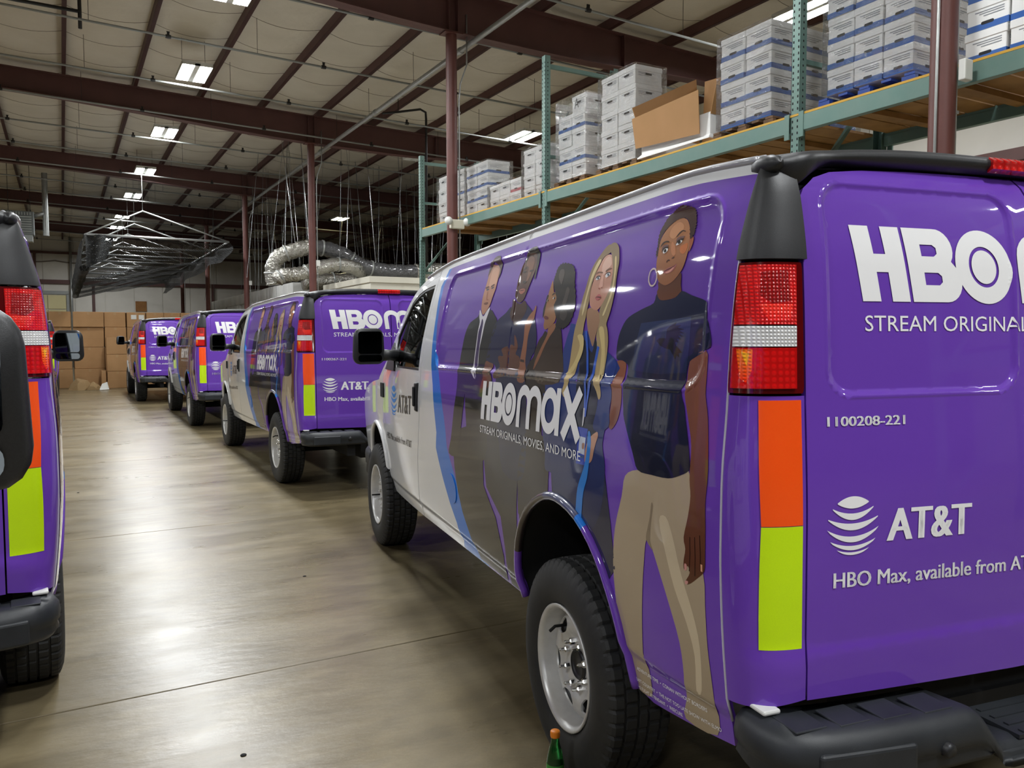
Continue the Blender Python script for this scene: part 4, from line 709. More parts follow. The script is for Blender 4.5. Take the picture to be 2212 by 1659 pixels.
def wheel_parts(van):
    g = G(); half = [(.213, .098), (.232, .116), (.262, .125), (.30, .127), (.335, .122), (.360, .113), (.374, .106), (.382, .097)]
    tread = [(.3845, .070), (.3755, .068), (.3755, .061), (.386, .059), (.3865, .024), (.3765, .022), (.3765, .015), (.387, .013)]
    prof = half+tread; prof = prof+[(r, -h) for r, h in prof[::-1]]; m = len(prof)
    def dsp(k, i):
        j = i if i < m//2 else m-1-i
        if j in (6, 7, 8): return -.009 if k % 5 == 0 else 0
        if j in (5,): return -.004 if k % 5 == 0 else 0
        if j in (11, 12): return -.008 if k % 5 == (2 if i < m//2 else 4) else 0
        if j in (15,): return -.007 if k % 7 == 0 else 0
        return 0
    g.lathe(prof, 260, 'x', disp=dsp)
    for q in range(len(g.F)):
        if 5 <= q % (m-1) <= m-7: g.sm[q] = False
    tire = g.build('wheel', rubber, van)
    rim = G(); rim.lathe([(.216, .100), (.224, .112), (.2245, .117), (.219, .119), (.210, .113), (.203, .098), (.199, .06), (.193, .02), (.195, -.09), (.22, -.11)], 64, 'x')
    hh = hermite([.05, .062, .075, .10, .115, .135, .155, .175, .20], [.046, .047, .050, .052, .060, .068, .068, .060, .036])
    def SD(u, v): return (hh(max(.05, math.hypot(u, v))), u, v)
    holes = []
    for k in range(6):
        a = math.radians(10+60*k); c, s = math.cos(a), math.sin(a)
        holes.append([(c*(.150+q)-s*p, s*(.150+q)+c*p) for p, q in circ(0, 0, .044, .025, 20)])
    holes.append(circ(0, 0, .058, None, 24))
    disc = panel('rim', steel, tire, SD, circ(0, 0, .199, None, 48), holes, spacing=.016, flange=.007)
    barrel = rim.build('rim_barrel', steel, tire)
    g = G(); g.lathe([(.058, .0), (.058, .05), (.050, .058), (.046, .05), (.040, .046), (.0, .046)], 32, 'x'); g.build('hub_cap', trim, tire)
    g = G(); g.lathe([(.192, .004), (.12, .030), (.0, .030)], 32, 'x'); g.lathe([(.16, -.02), (.16, .0), (.12, .012), (0, .012)], 32, 'x'); g.build('drum_slot_backing', dark, tire)  # drum, plus an added black cone that keeps the rim slots dark
    g = G(); g.lathe([(.019, .036), (.017, .046), (.014, .048)], 12, 'x', sm=True); g.lathe([(.0125, .044), (.0125, .068), (.010, .072), (.0065, .072), (.0060, .088), (.003, .092), (0, .092)], 6, 'x', sm=False)
    first = None
    for k in range(8):
        a = math.radians(22.5+45*k)
        if first is None: first = g.build('lug_nut', lug_m, tire); o = first
        else: o = first.copy(); C.objects.link(o); o.parent = tire
        o.location = (0, .083*math.cos(a), .083*math.sin(a))
    g = G(); a = math.radians(130); g.tube([(.05, .15*math.cos(a), .15*math.sin(a)), (.10, .15*math.cos(a), .15*math.sin(a)), (.125, .135*math.cos(a), .135*math.sin(a))], .006, 8); g.build('valve_stem', dark, tire)
    return tire
def bumper(van, name, path, zt, zb, depth, dir_):
    V = []; F = []; n = len(path)
    for i, p in enumerate(path):
        a = path[max(i-1, 0)]; b = path[min(i+1, n-1)]; tx, ty = b[0]-a[0], b[1]-a[1]; L = math.hypot(tx, ty); nx, ny = (-ty/L*dir_, tx/L*dir_)
        t = zt(p[0]); pr = [(depth, t-.05), (depth, t-.015), (.05, t), (.02, t-.008), (.004, t-.03), (0, t-.06), (.003, (t+zb)/2-.01), (.012, (t+zb)/2-.02), (.006, zb+.03), (.02, zb+.01), (.06, zb), (depth, zb)]
        for d, z in pr: V.append((p[0]+nx*d, p[1]+ny*d, z))
    m = 12
    for i in range(n-1):
        for k in range(m): F.append((i*m+k, (i+1)*m+k, (i+1)*m+(k+1) % m, i*m+(k+1) % m))
    F += [tuple(range(m)), tuple((n-1)*m+k for k in range(m))[::-1]]
    me = mesh(name, V, F); me.polygons.foreach_set('use_smooth', [True]*len(F)); o = link(name, me, bumper_m, van)
    bm = bmesh.new(); bm.from_mesh(me); bmesh.ops.recalc_face_normals(bm, faces=bm.faces[:]); bm.to_mesh(me); bm.free()
    return o
def make_van():
    van = empty('cargo_van')
    for sg, S_, CS in ((-1, SL, CL), (1, SR, CR)):
        side = panel('side_panel', [paint, blue, purple], van, S_, SIDE, lines=[[p for p in bl if RAILZ(p[0]) > p[1] > .5], [p for p in br if RAILZ(p[0]) > p[1] > .5], [(l, RAILZ(l)-.028) for l in np.linspace(-.9, 2.0, 30)]], spacing=.042, step=.03, extra=EX, region=side_region)
        # printed people
        for nm, its in ART.items():
            items = []
            for col, sm, q in its:
                if sm == 'ring':
                    v, f = stroke(q, .006, True); items.append((col, q, 'ring'))
                else:
                    q2 = catmull(q, 6 if sm == 2 else 3) if sm else q
                    if sm == 2:
                        cx, cy = sum(p[0] for p in q2)/len(q2), sum(p[1] for p in q2)/len(q2)
                        q2 = [(cx+(a-cx)*(1+.022*math.sin(i*2.1)+.015*math.sin(i*3.7)), cy+(b-cy)*(1+.022*math.sin(i*2.1)+.015*math.sin(i*3.7))) for i, (a, b) in enumerate(q2)]
                    items.append((col, q2))
            norm = [i for i in items if len(i) == 2]
            layers(nm, printm, side, S_, norm, .038, EX, clip=SIDE)
            for i in items:
                if len(i) == 3:
                    v, f = stroke(i[1], .005, True); place_geo('hoop_earring', v, f, mat('hoop ink', i[0], .4, coat=1), side, S_, (0, 0), (0, 1), (1, 0), (1, 1), off=.0036)
        A = (lambda l, r, l2, r2: (l, l2, r, r2)) if sg < 0 else (lambda l, r, l2, r2: (r, r2, l, l2))
        def LR(BL, TL, BR, TR):
            return (BL, TL, BR, TR) if sg < 0 else (BR, TR, BL, TL)
        place_geo('wordmark', *LOGO, white_ink, side, S_, *LR((.858, 1.203), (.848, 1.375), (-.190, 1.226), (-.190, 1.394)), off=.0040, cut=.03)
        text('slogan_line', 'STREAM ORIGINALS, MOVIES, AND MORE', white_ink, side, S_, *LR((.867, 1.142), (.866, 1.177), (-.189, 1.159), (-.189, 1.194)), off=.0040)
        for s_, a, b in (('ADVENTURE TIME  •  CONAN WITHOUT BORDERS', (-.494, .5665), (-.835, .5835)), ('LOVECRAFT COUNTRY  •  THE NOT TOO LATE SHOW WITH ELMO', (-.432, .524), (-.884, .551)), ('THE FLIGHT ATTENDANT  •  INSECURE', (-.475, .503), (-.72, .519))):
            h = .0115
            text('credit_line', s_, white_ink, side, S_, *LR(a, (a[0], a[1]+h), b, (b[0], b[1]+h)), off=.0036)
        panel('fuel_door' if sg < 0 else 'lock_cover', blue, side, S_, circ(1.385, .79, .086, .079, 40), spacing=.04, off=.004, flange=.006)
        door = panel('front_door', paint, van, S_, DOOR, [WIN], spacing=.06, step=.03, extra=EX)
        WI = [(a*.955+.045*2.42, b*.94+.06*1.60) for a, b in WIN]
        panel('window_trim', trim, door, S_, WIN, [WI], spacing=.03, off=-.004)
        panel('door_glass', glass, door, S_, WIN, spacing=.08, off=-.010, flange=0)
        panel('mirror_base', trim, door, S_, [(2.76, 1.345), (3.10, 1.345), (3.06, 1.42), (2.93, 1.535), (2.865, 1.50), (2.765, 1.375)], spacing=.04, off=.012)
        g = G(); x = side_w(2.075, 1.2)*sg
        g.add(*(lambda V, F: (V, F))([(x+sg*a, 2.075+b, 1.218+c) for a, b, c in [(-.01, -.028, -.09), (-.01, .028, -.09), (-.01, .028, .09), (-.01, -.028, .09), (.014, -.022, -.083), (.014, .022, -.083), (.014, .022, .083), (.014, -.022, .083)]], [(0, 1, 2, 3), (4, 7, 6, 5), (0, 4, 5, 1), (1, 5, 6, 2), (2, 6, 7, 3), (3, 7, 4, 0)]))
        g.box((x+sg*.02, 2.075, 1.222), (.016, .018, .12)); h = g.build('door_handle', trim, door); bevel(h, .008, 3)
        if sg < 0:
            place_geo('globe_emblem', *GLOBE, blue_ink, door, S_, (2.868, 1.048), (2.868, 1.248), (2.645, 1.048), (2.645, 1.248))
            text('door_lettering', 'AT&T', black_ink, door, S_, (2.615, 1.08), (2.60, 1.205), (2.215, 1.10), (2.21, 1.222), bold=.012)
            text('door_lettering', 'HBO Max, available from AT&T', black_ink, door, S_, (3.06, .860), (3.055, .905), (2.23, .893), (2.225, .938), bold=.012)
        else:
            place_geo('globe_emblem', *GLOBE, blue_ink, door, S_, (2.25, 1.06), (2.25, 1.26), (2.45, 1.048), (2.45, 1.248))
            text('door_lettering', 'AT&T', black_ink, door, S_, (2.50, 1.10), (2.50, 1.222), (2.90, 1.08), (2.90, 1.205), bold=.012)
            text('door_lettering', 'HBO Max, available from AT&T', black_ink, door, S_, (2.23, .893), (2.23, .938), (3.05, .860), (3.05, .905), bold=.012)
        panel('fender', paint, van, S_, FEND, spacing=.06, step=.035)
        panel('windshield_pillar', paint, van, S_, FILL, spacing=.05)
        g = G(); x = side_w(3.2, 1.19)*sg; g.b2((x-.004, 3.15, 1.14), (x+.012*sg, 3.25, 1.245)); bevel(g.build('side_marker', dark, van), .003)
        # arch lips and liners
        for nm, ar, mt in (('rear_arch_lip', arch, purple), ('front_arch_lip', farch, paint)):
            g = G(); g.tube([(sg*(side_w(l, z)+.002), l, z) for l, z in ar], .017, 10)
            ob = g.build(nm, [mt]+([navy_p, brown_p, blue] if nm[0] == 'r' else []), van)
            if nm[0] == 'r':
                for pl in ob.data.polygons:
                    l_ = pl.center.y; pl.material_index = 1 if -.15 < l_ < .10 else (2 if (l_ >= .12 and pl.center.z > .7) else (3 if -.22 < l_ <= -.15 else 0))
            g = G(); V = []; n = len(ar)
            for l, z in ar: V += [(sg*(side_w(l, z)-.004), l, z), (sg*.60, l, z)]
            g.add(V, [(2*i, 2*i+1, 2*i+3, 2*i+2) for i in range(n-1)], sm=True); g.b2((sg*.60, ar[0][0]-.0, .45), (sg*.585, ar[-1][0], 1.0 if nm[0] == 'r' else .9)); g.build('wheel_well', dark, van)
        g = G(); g.tube([(sg*(rail_w(l)-.004), l, RAILZ(l)+.008) for l in np.linspace(SEAM+.03, 2.3, 40)], .011, 8); g.tube([(sg*(rail_w(l)-.03), l, RAILZ(l)+.016) for l in np.linspace(SEAM+.03, 2.3, 40)], .008, 8); g.build('drip_rail', seam_grey, van)
        # rear corner
        panel('corner_panel', purple, van, CS, [(.02, .66), (.02, 1.428), (.995, 1.428), (.995, .685), (.6, .67)], spacing=.06, step=.04)
        def tw(w, z):
            lo, hi = 0., 1.
            for _ in range(30):
                m_ = (lo+hi)/2
                if abs(CS(m_, z)[0]) > w: lo = m_
                else: hi = m_
            return lo
        for nm, mt, z0, z1 in (('reflective_strip', yellow_r, .812, 1.113), ('reflective_strip', orange_r, 1.115, 1.418)):
            panel(nm, mt, van, CS, [(tw(.90, z0), z0), (tw(.797, z0), z0), (tw(.797, z1), z1), (tw(.90, z1), z1)], spacing=.05, step=.04, off=.0022, flange=.002)
        lamp = panel('tail_lamp', lamp_body, van, CS, rrect(.02, .985, 1.434, 1.750, .02), spacing=.04, off=.004)
        for nm, mt, z0, z1 in (('brake_lens', lens_red, 1.600, 1.742), ('reverse_lens', lens_clear, 1.547, 1.596), ('turn_lens', lens_low, 1.446, 1.544)):
            panel(nm, mt, lamp, CS, [(.10, z0), (.90, z0), (.90, z1), (.10, z1)], spacing=.03, off=.011, flange=.008)
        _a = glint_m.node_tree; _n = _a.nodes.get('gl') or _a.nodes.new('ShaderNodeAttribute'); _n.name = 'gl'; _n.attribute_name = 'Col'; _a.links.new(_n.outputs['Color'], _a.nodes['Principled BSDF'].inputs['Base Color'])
        layers('painted_glint', glint_m, lamp, CS, [(('ff7a10', 'ff2a08'), [(.17, 1.54), (.40, 1.54), (.40, 1.49), (.33, 1.46), (.24, 1.47)]), ('ffb020', [(.24, 1.535), (.36, 1.53), (.33, 1.50)]), (('a00a0a', '8c0808'), [(.45, 1.725), (.80, 1.73), (.84, 1.655), (.62, 1.65), (.46, 1.67)]), (('ff3424', 'f01818'), [(.45, 1.648), (.86, 1.648), (.84, 1.612), (.6, 1.606)])], .03, off0=.0112)  # bright and dark lamp reflections painted as colour patches on the lenses
        panel('corner_trim', trim, van, CS, [(.0, 1.757), (1.03, 1.757), (1.03, 1.95), (1.0, 1.975), (.8, 1.992), (.4, 2.0), (0, 2.002)], spacing=.04, off=.010)
        g = G(); g.tube([(sg*(side_w(SEAM, z)-.001), SEAM-.001, z) for z in np.linspace(.60, 1.99, 24)], .0040, 6); g.build('body_seam', mat('seam light', 'b9b6c8', .3, coat=1), van)
        # rear doors
        s = sg; RD = [(.004, .668), (.10, .668), (.781, .682), (.781, 1.90), (.760, 1.935), (.72, 1.965), (.66, 1.985), (.55, 1.998), (.40, 2.006), (.20, 2.011), (.004, 2.013)]
        rd = panel('rear_door', purple, van, SB, [(s*a, b) for a, b in RD], spacing=.06, step=.03, extra=EXR)
        # mirror
        mir = G(); xo = lambda a: sg*a
        V = []; ring = rrect(-1, 1, -1, 1, .45, 4)
        for y, sc, dz in ((2.655, .93, 0), (2.665, 1.0, 0), (2.70, 1.0, 0), (2.75, .93, 0), (2.79, .72, -.004), (2.80, .4, -.004)):
            for a, b in ring: V.append((xo(1.155+.103*sc*a*(1-.05*b)), y+.02*(-a), 1.515+.118*sc*b+dz))
        n = len(ring); F = [(i*n+k, i*n+(k+1) % n, (i+1)*n+(k+1) % n, (i+1)*n+k) for i in range(5) for k in range(n)]+[tuple(range(n))[::-1], tuple(5*n+k for k in range(n))]
        mir.add(V, F, sm=True); mir.tube([(xo(1.07), 2.71, 1.455), (xo(1.0), 2.74, 1.455), (xo(.925), 2.80, 1.45)], [.042, .036, .045], 10)
        mo = mir.build('door_mirror', trim, van)
        for nm, z0, z1 in (('mirror_glass', 1.466, 1.612), ('blind_spot_glass', 1.414, 1.458)):
            me_, fe = polyfill(rrect(-.080, .080, z0, z1, .018, 4)); 
            me2 = mesh(nm, [(xo(1.150+a), 2.651-.02*(a/.1), b) for a, b in me_], [f if sg > 0 else f[::-1] for f in fe]); link(nm, me2, chrome_g, mo)
        g = G(); g.box((sg*.42, 2.35, .98), (.50, .50, .16)); g.box((sg*.42, 2.08, 1.28), (.50, .14, .62), taper=.85); g.box((sg*.42, 2.07, 1.68), (.26, .10, .20), taper=.8); bevel(g.build('seat', seat_m, van), .04, 3)
    # lettering on the rear doors
    doors = [c for c in van.children if base(c.name) == 'rear_door']; ld = doors[0]
    place_geo('wordmark', *LOGO, white_ink, ld, SB, (-.600, 1.659), (-.634, 1.849), (.667, 1.662), (.655, 1.852), off=.0018, cut=.02)
    text('slogan_line', 'STREAM ORIGINALS, MOVIES, AND MORE', white_ink, ld, SB, (-.595, 1.5845), (-.595, 1.626), (.62, 1.5845), (.62, 1.626), off=.0016)
    place_geo('globe_emblem', *GLOBE, white_ink, ld, SB, (-.726, 1.029), (-.726, 1.176), (-.568, 1.029), (-.568, 1.176), off=.0016)
    text('door_lettering', 'AT&T', white_ink, ld, SB, (-.538, 1.056), (-.534, 1.142), (-.262, 1.052), (-.262, 1.138), bold=.022)
    text('door_lettering', 'HBO Max, available from AT&T', white_ink, ld, SB, (-.704, .951), (-.704, .991), (.03, .934), (.03, .974), bold=.014)
    # roof, windscreen, hood, front
    panel('roof', paint, van, SRoof, [(-1, -.87), (1, -.87), (1, 2.26), (-1, 2.26)], spacing=.12, step=.08)
    panel('windshield', glass, van, SRoof, [(-.96, 2.30), (.96, 2.30), (.96, 3.33), (-.96, 3.33)], spacing=.12, flange=0)
    panel('hood', paint, van, SHood, [(-1, 3.34), (-.5, 3.46), (0, 3.52), (.5, 3.46), (1, 3.34), (1, 4.2), (-1, 4.2)], spacing=.12)
    fr = panel('front_fascia', paint, van, SFront, [(-.86, .60), (.86, .60), (.86, 1.08), (.5, 1.11), (-.5, 1.11), (-.86, 1.08)], [rrect(-.5, .5, .70, 1.02, .04)], spacing=.08)
    gr = G()
    gr.b2((-.5, 4.14, .70), (.5, 4.15, 1.02), 0)
    for k in range(6): gr.b2((-.5, 4.15, .72+.055*k), (.5, 4.215, .735+.055*k))
    gr.build('grille', trim, van)
    for s in (-1, 1):
        g = G(); g.b2((s*.53, 4.15, .78), (s*.80, 4.222, 1.0)); bevel(g.build('headlamp', clear_lamp, van), .02)
    p = [(-.93, 3.90), (-.93, 4.10), (-.90, 4.22), (-.82, 4.30), (-.6, 4.345), (0, 4.36), (.6, 4.345), (.82, 4.30), (.90, 4.22), (.93, 4.10), (.93, 3.90)]
    bumper(van, 'front_bumper', catmull(p, 3, False), lambda w: .66, .42, .14, -1)
    # rear bumper with two raised caps and a low centre step
    p = [(-.930, -.955), (-.946, -1.02), (-.936, -1.09), (-.895, -1.145), (-.80, -1.178), (-.62, -1.198), (-.48, -1.205), (-.42, -1.206), (-.38, -1.207), (-.35, -1.207), (-.32, -1.208), (-.28, -1.208), (-.1, -1.21)]
    p = catmull(p+[(-a, b) for a, b in p[::-1]], 2, False)
    bp = bumper(van, 'rear_bumper', p, lambda w: .560+.098*sstep(.29, .40, abs(w)), .515, .19, 1)
    for s in (-1, 1):
        g = G()
        for k in range(4): g.box((s*(.84-.12*k), -1.085-.010*k, .6565), (.09, .09, .006))
        bevel(g.build('step_tread', bumper_m, bp), .004)
        g = G(); g.box((s*.72, -1.181, .575), (.26, .02, .085), rz=s*.12); bevel(g.build('license_recess_pad', bumper_m, bp), .02, 3)
        g = G(); g.lathe([(.0, -.012), (.013, -.012), (.018, -.006), (.019, .01)], 20, 'y', c=(s*.50, -1.206, .585)); g.build('sensor_plug', trim, bp)
        g = G(); g.box((s*.885, -1.0, .668), (.05, .09, .012)); bevel(g.build('body_mount', mat('white plastic', 'd8d8d4', .5), van), .005)
    g = G(); g.b2((-.24, -1.19, .556), (.24, -1.03, .566))
    for k in range(4): g.b2((-.22, -1.185+.04*k, .566), (.22, -1.170+.04*k, .570))
    g.build('step_tread', bumper_m, bp)
    # roof-edge trim over the doors with the third brake lamp
    V = []; ws = np.linspace(-.842, .842, 61)
    for w in ws:
        a = abs(w); zt = 2.068-.058*(a/.842)**3.6; low = 2.018-.022*(a/.842)**2-.068*min(1, max(0, (a-.62)/.165))**2.2+.060*max(0, (a-.785)/.057)
        y0 = rear_y(min(a, .785), min(low, 2.01)); k = sstep(.73, .842, a); y0 = y0*(1-k)+(-.932)*k
        u = min(1, a/rail_w(-.86)); zr = SRoof(u, -.86)[2]
        ke = sstep(.55, .86, a); V += [(w, -.80-.10*ke, zr+.004), (w, -.86-.055*ke, zt+.004), (w, y0-.012, zt-.004), (w, y0-.028, zt-.016), (w, y0-.030, zt-.030), (w, y0-.018, low+.008), (w, y0-.008, low), (w, y0+.03, low)]
    F = [(i*8+k, i*8+k+1, (i+1)*8+k+1, (i+1)*8+k) for i in range(60) for k in range(7)]
    F += [tuple(range(8)), tuple(60*8+k for k in range(8))[::-1]]
    me = mesh('roof_trim', V, F); me.polygons.foreach_set('use_smooth', [True]*len(F)); rt = link('roof_trim', me, trim, van)
    g = G()
    for s in (-1, 1): g.lathe([(0, -.05), (.016, -.042), (.024, -.02), (.026, .01), (.022, .035), (0, .05)], 16, 'y', c=(s*(side_w(SEAM, 1.99)-.012), -.925, 1.992))
    g.build('trim_end_cap', trim, rt)
    V = []; ws = np.linspace(-.118, .118, 9)
    for w in ws:
        zt = 2.068; y0 = rear_y(0, 2.01); V += [(w, y0-.022, zt-.006), (w, y0-.036, zt-.016), (w, y0-.036, zt-.040), (w, y0-.018, zt-.048)]
    F = [(i*4+k, i*4+k+1, (i+1)*4+k+1, (i+1)*4+k) for i in range(8) for k in range(3)]+[(0, 1, 2, 3), (35, 34, 33, 32)]
    link('high_brake_lamp', mesh('high_brake_lamp', V, F), brake_red, rt)
    # inner shell and running gear
    g = G(); g.b2((-.80, -.86, 1.02), (.80, 1.92, 1.86)); g.b2((-.57, -.88, .50), (.57, 4.0, 1.02)); g.b2((-.78, .50, .50), (.78, 1.95, 1.02)); g.b2((-.78, 1.95, .50), (.78, 3.05, .72)); g.b2((-.80, -.93, .62), (.80, -.88, 1.95)); g.b2((-.72, 3.05, .72), (.72, 3.35, 1.22)); g.b2((-.7, 3.35, .8), (.7, 4.1, 1.0)); g.build('inner_shell', dark, van)
    g = G(); g.tube([(-.75, 0, .37), (.75, 0, .37)], .05, 12); g.lathe([(.0, -.14), (.10, -.10), (.15, 0), (.10, .10), (0, .14)], 16, 'x', c=(0, 0, .37)); g.tube([(-.75, 3.43, .37), (.75, 3.43, .37)], .04, 10); g.tube([(0, .1, .40), (0, 2.4, .42)], .045, 10); g.b2((-.50, -1.10, .40), (-.42, 4.0, .52)); g.b2((.42, -1.10, .40), (.50, 4.0, .52)); g.tube([(.62, -.95, .36), (.62, .5, .40), (.3, 1.5, .40)], .035, 10); g.b2((-.3, -.9, .34), (.3, -.3, .52)); g.build('chassis', dark, van)
    w0 = wheel_parts(van)
    for k, (x, y, rz, ra) in enumerate(((-.853, 0, math.pi, 0), (.853, 0, 0, .5), (-.853, 3.43, math.pi, 1.1), (.853, 3.43, 0, .3))):
        w = w0 if k == 0 else copy_tree(w0, van)
        w.location = (x, y, .384); w.rotation_euler = (ra if k else math.radians(0), 0, rz)
        w.rotation_mode = 'XYZ'
    return van
van1 = make_van()
def put(v, x, y, yaw, label, num=None):
    v.location = (x, y, 0); v.rotation_euler = (0, 0, -math.radians(yaw)); tag(v, label, 'van', 'parked wrapped cargo vans')
    doors = [c for c in v.children if base(c.name) == 'rear_door']
    if num: text('fleet_number', num, white_ink, doors[0], SB, (-.7206, 1.351), (-.7206, 1.376), (-.481, 1.3485), (-.481, 1.3735), bold=.018)
VANS = [(2.96, 8.77, 1.0, 'purple wrapped van parked second in the right-hand row, ahead of the closest van', '1100267-221'),
        (2.93, 15.34, .8, 'purple wrapped van third in the right-hand row, its rear beside a black mirror', '1100305-221'),
        (2.55, 22.0, .6, 'farthest purple wrapped van of the right-hand row, nearest the wall of brown cartons', '1100312-221'),
        (-1.015, 4.26, -2.1, 'wrapped van at the left edge showing a tail lamp and yellow-orange strip', None),
        (-1.320, -1.450, .5, 'closest van on the left, only its black right door mirror in view', None),
        (-1.08, 24.35, 0, 'van far down the left row, mostly hidden behind the left-edge van mirror', None)]
copies = [copy_tree(van1) for _ in VANS]
put(van1, 2.494, 2.224, 8.7, 'closest purple wrapped van filling the right side, printed people on its flank', '1100208-221')
for o, (x, y, a, lb, num) in zip(copies, VANS): put(o, x, y, a, lb, num)
for c in copies[4].children:
    if base(c.name) == 'door_mirror': c.location.z -= .02
# ================================================================ hanging net frame
bar = mat('aluminium bar', 'c4c6c4', .3, metal=.7)
t = empty('net_frame', (0, 0, 0)); tag(t, 'black netting hung from seven gabled pipe trusses near the far wall', 'frame')
NX0, NX1, NZ = .68, 4.62, 4.56
fy = [26.2, 29.3, 32.2, 35.0, 38.0, 41.5, 45.0]
for k, y in enumerate(fy):
    g = G(); g.tube([(NX0, y, NZ), (NX1, y, NZ)], .035, 8); g.tube([(NX0, y, NZ), (2.2, y, 5.33)], .022, 8); g.tube([(2.2, y, 5.33), (NX1, y, NZ)], .022, 8); g.tube([(2.2, y, 5.33), (2.2, y, 6.9)], .007, 5)
    g.build('truss', bar, t)
g = G(); g.tube([(NX0, 26.2, NZ), (NX0, 45, NZ)], .03, 8); g.tube([(NX1, 26.2, NZ), (NX1, 45, NZ)], .03, 8); g.build('side_rail', bar, t)
def net_mat(thr):
    m = bpy.data.materials.new('black net'); m.use_nodes = True; nt = m.node_tree; N = nt.nodes; L = nt.links; b = N['Principled BSDF']
    b.inputs['Base Color'].default_value = (.012, .013, .013, 1); b.inputs['Roughness'].default_value = .8
    tr = N.new('ShaderNodeBsdfTransparent'); mx = N.new('ShaderNodeMixShader')
    tc = N.new('ShaderNodeNewGeometry'); hs = []
    for rot in (.785, -.785):
        mp = N.new('ShaderNodeMapping'); mp.inputs['Rotation'].default_value = (rot, rot, rot); L.new(tc.outputs['Position'], mp.inputs[0])
        w = N.new('ShaderNodeTexWave'); w.inputs['Scale'].default_value = 8; L.new(mp.outputs[0], w.inputs['Vector'])
        c = N.new('ShaderNodeMath'); c.operation = 'GREATER_THAN'; c.inputs[1].default_value = thr; L.new(w.outputs[1], c.inputs[0]); hs.append(c)
    ad = N.new('ShaderNodeMath'); ad.operation = 'MAXIMUM'; L.new(hs[0].outputs[0], ad.inputs[0]); L.new(hs[1].outputs[0], ad.inputs[1])
    L.new(ad.outputs[0], mx.inputs[0]); L.new(tr.outputs[0], mx.inputs[1]); L.new(b.outputs[0], mx.inputs[2]); L.new(mx.outputs[0], N['Material Output'].inputs[0])
    return m
netd, nets = net_mat(.40), net_mat(.66)
def sheet(name, f, nu, nv):
    V = [f(i/nu, j/nv) for j in range(nv+1) for i in range(nu+1)]; F = [(j*(nu+1)+i, j*(nu+1)+i+1, (j+1)*(nu+1)+i+1, (j+1)*(nu+1)+i) for j in range(nv) for i in range(nu)]
    return link(name, mesh(name, V, F), nets if name in ('netting_top', 'netting_belly') else netd, t, True)
Yf = lambda v: 26.2+18.8*v
sheet('netting_top', lambda u, v: (NX0+(NX1-NX0)*u, Yf(v), NZ-.08-.16*math.sin(math.pi*u)*abs(math.sin(math.pi*v*6))), 16, 48)
sheet('netting_side', lambda u, v: (NX0-.05-.10*math.sin(u*3)+.04*math.sin(v*40+u*4), Yf(v)-.3*u, NZ-(1.0-.1*v)*u-.03*math.sin(v*31)*u), 10, 60)
sheet('netting_side', lambda u, v: (NX1+.10*math.sin(u*3)+.04*math.sin(v*37+u*4), Yf(v), NZ-(.42+.30*v)*u-.05*math.sin(v*23)*u), 8, 60)
sheet('netting_belly', lambda u, v: (NX0+(NX1-NX0)*u, Yf(.25+.75*v), NZ-.2-(.75-.6*u)*math.sin(math.pi*(.5+.5*u))-.10*math.sin(u*9+v*22)), 20, 50)
sheet('netting_end', lambda u, v: (NX0+.75*u*(1-.3*v), 26.15+.1*math.sin(u*9), NZ-.98*v*(1-.3*u)), 8, 8)
sheet('netting_bunch', lambda u, v: (NX0-.05+.13*math.cos(u*6.283), 26.1+.13*math.sin(u*6.283)+18.6*v, NZ-.98+.10*math.sin(u*6.283)-.04*math.sin(v*30)), 8, 60)
# ================================================================ silver ducts, straps, wires
foil = mat('duct foil', 'b9b7b0', .22, metal=.85, noise=(6, .5, '8f8c84'), bump=(16, 1., .05))
dfoil = mat('duct grey plastic', '4a4a4c', .25, coat=.6, bump=(14, 1., .05))
def duct(pts, r, m, label):
    P = [Vector(p) for p in pts]; out = []
    for i in range(len(P)-1):
        p0, p1, p2, p3 = P[max(i-1, 0)], P[i], P[i+1], P[min(i+2, len(P)-1)]
        for k in range(8):
            s = k/8; out.append(.5*(2*p1+(p2-p0)*s+(2*p0-5*p1+4*p2-p3)*s*s+(3*p1-p0-3*p2+p3)*s**3))
    out.append(P[-1]); rr = [r*(1+.06*math.sin(i*2.4)+.03*math.sin(i*5.1)) for i in range(len(out))]
    e = empty('flexible_duct', tuple(P[0])); tag(e, label, 'duct')
    g = G(); g.tube([q-P[0] for q in out], rr, 20); g.build('sleeve', m, e)
    g = G()
    for i in range(6, len(out)-4, 13):
        d = (out[i+1]-out[i]).normalized()*.02; g.tube([out[i]-P[0]-d, out[i]-P[0]+d], r*1.1, 20)
    g.build('clamp_band', galv, e); return e
duct([(4.85, 21.2, 2.95), (4.82, 21.2, 3.35), (4.98, 21.1, 3.68), (5.45, 21, 3.87), (5.75, 21, 3.95)], .20, foil, 'silver foil duct bending down at its left end, upper one')
duct([(5.72, 21, 3.95), (6.2, 21, 3.92), (6.7, 21, 3.76), (7.0, 21, 3.58), (7.4, 21, 3.46), (8.0, 21, 3.40), (8.75, 21, 3.42)], .20, dfoil, 'dark grey flexible duct snaking behind the second column')
duct([(8.7, 21, 3.42), (9.3, 21, 3.46), (10.2, 21, 3.5), (11.5, 21, 3.5)], .22, foil, 'silver duct continuing right behind the rack post')
duct([(4.80, 20.7, 3.02), (4.95, 20.7, 3.16), (5.4, 20.7, 3.22), (5.85, 20.7, 3.38), (6.4, 20.7, 3.50), (6.9, 20.8, 3.42), (7.4, 21.4, 3.3), (8.2, 22, 3.3)], .18, foil, 'lower silver foil duct running behind the second column')
duct([(6.2, 23.5, 3.2), (7.5, 23.5, 3.28), (9.5, 23.5, 3.25), (12.5, 23.5, 3.3)], .24, foil, 'straight silver duct farther back over the office roof')
strap_s = mat('shiny strap', 'd5d7d8', .2, metal=.9)
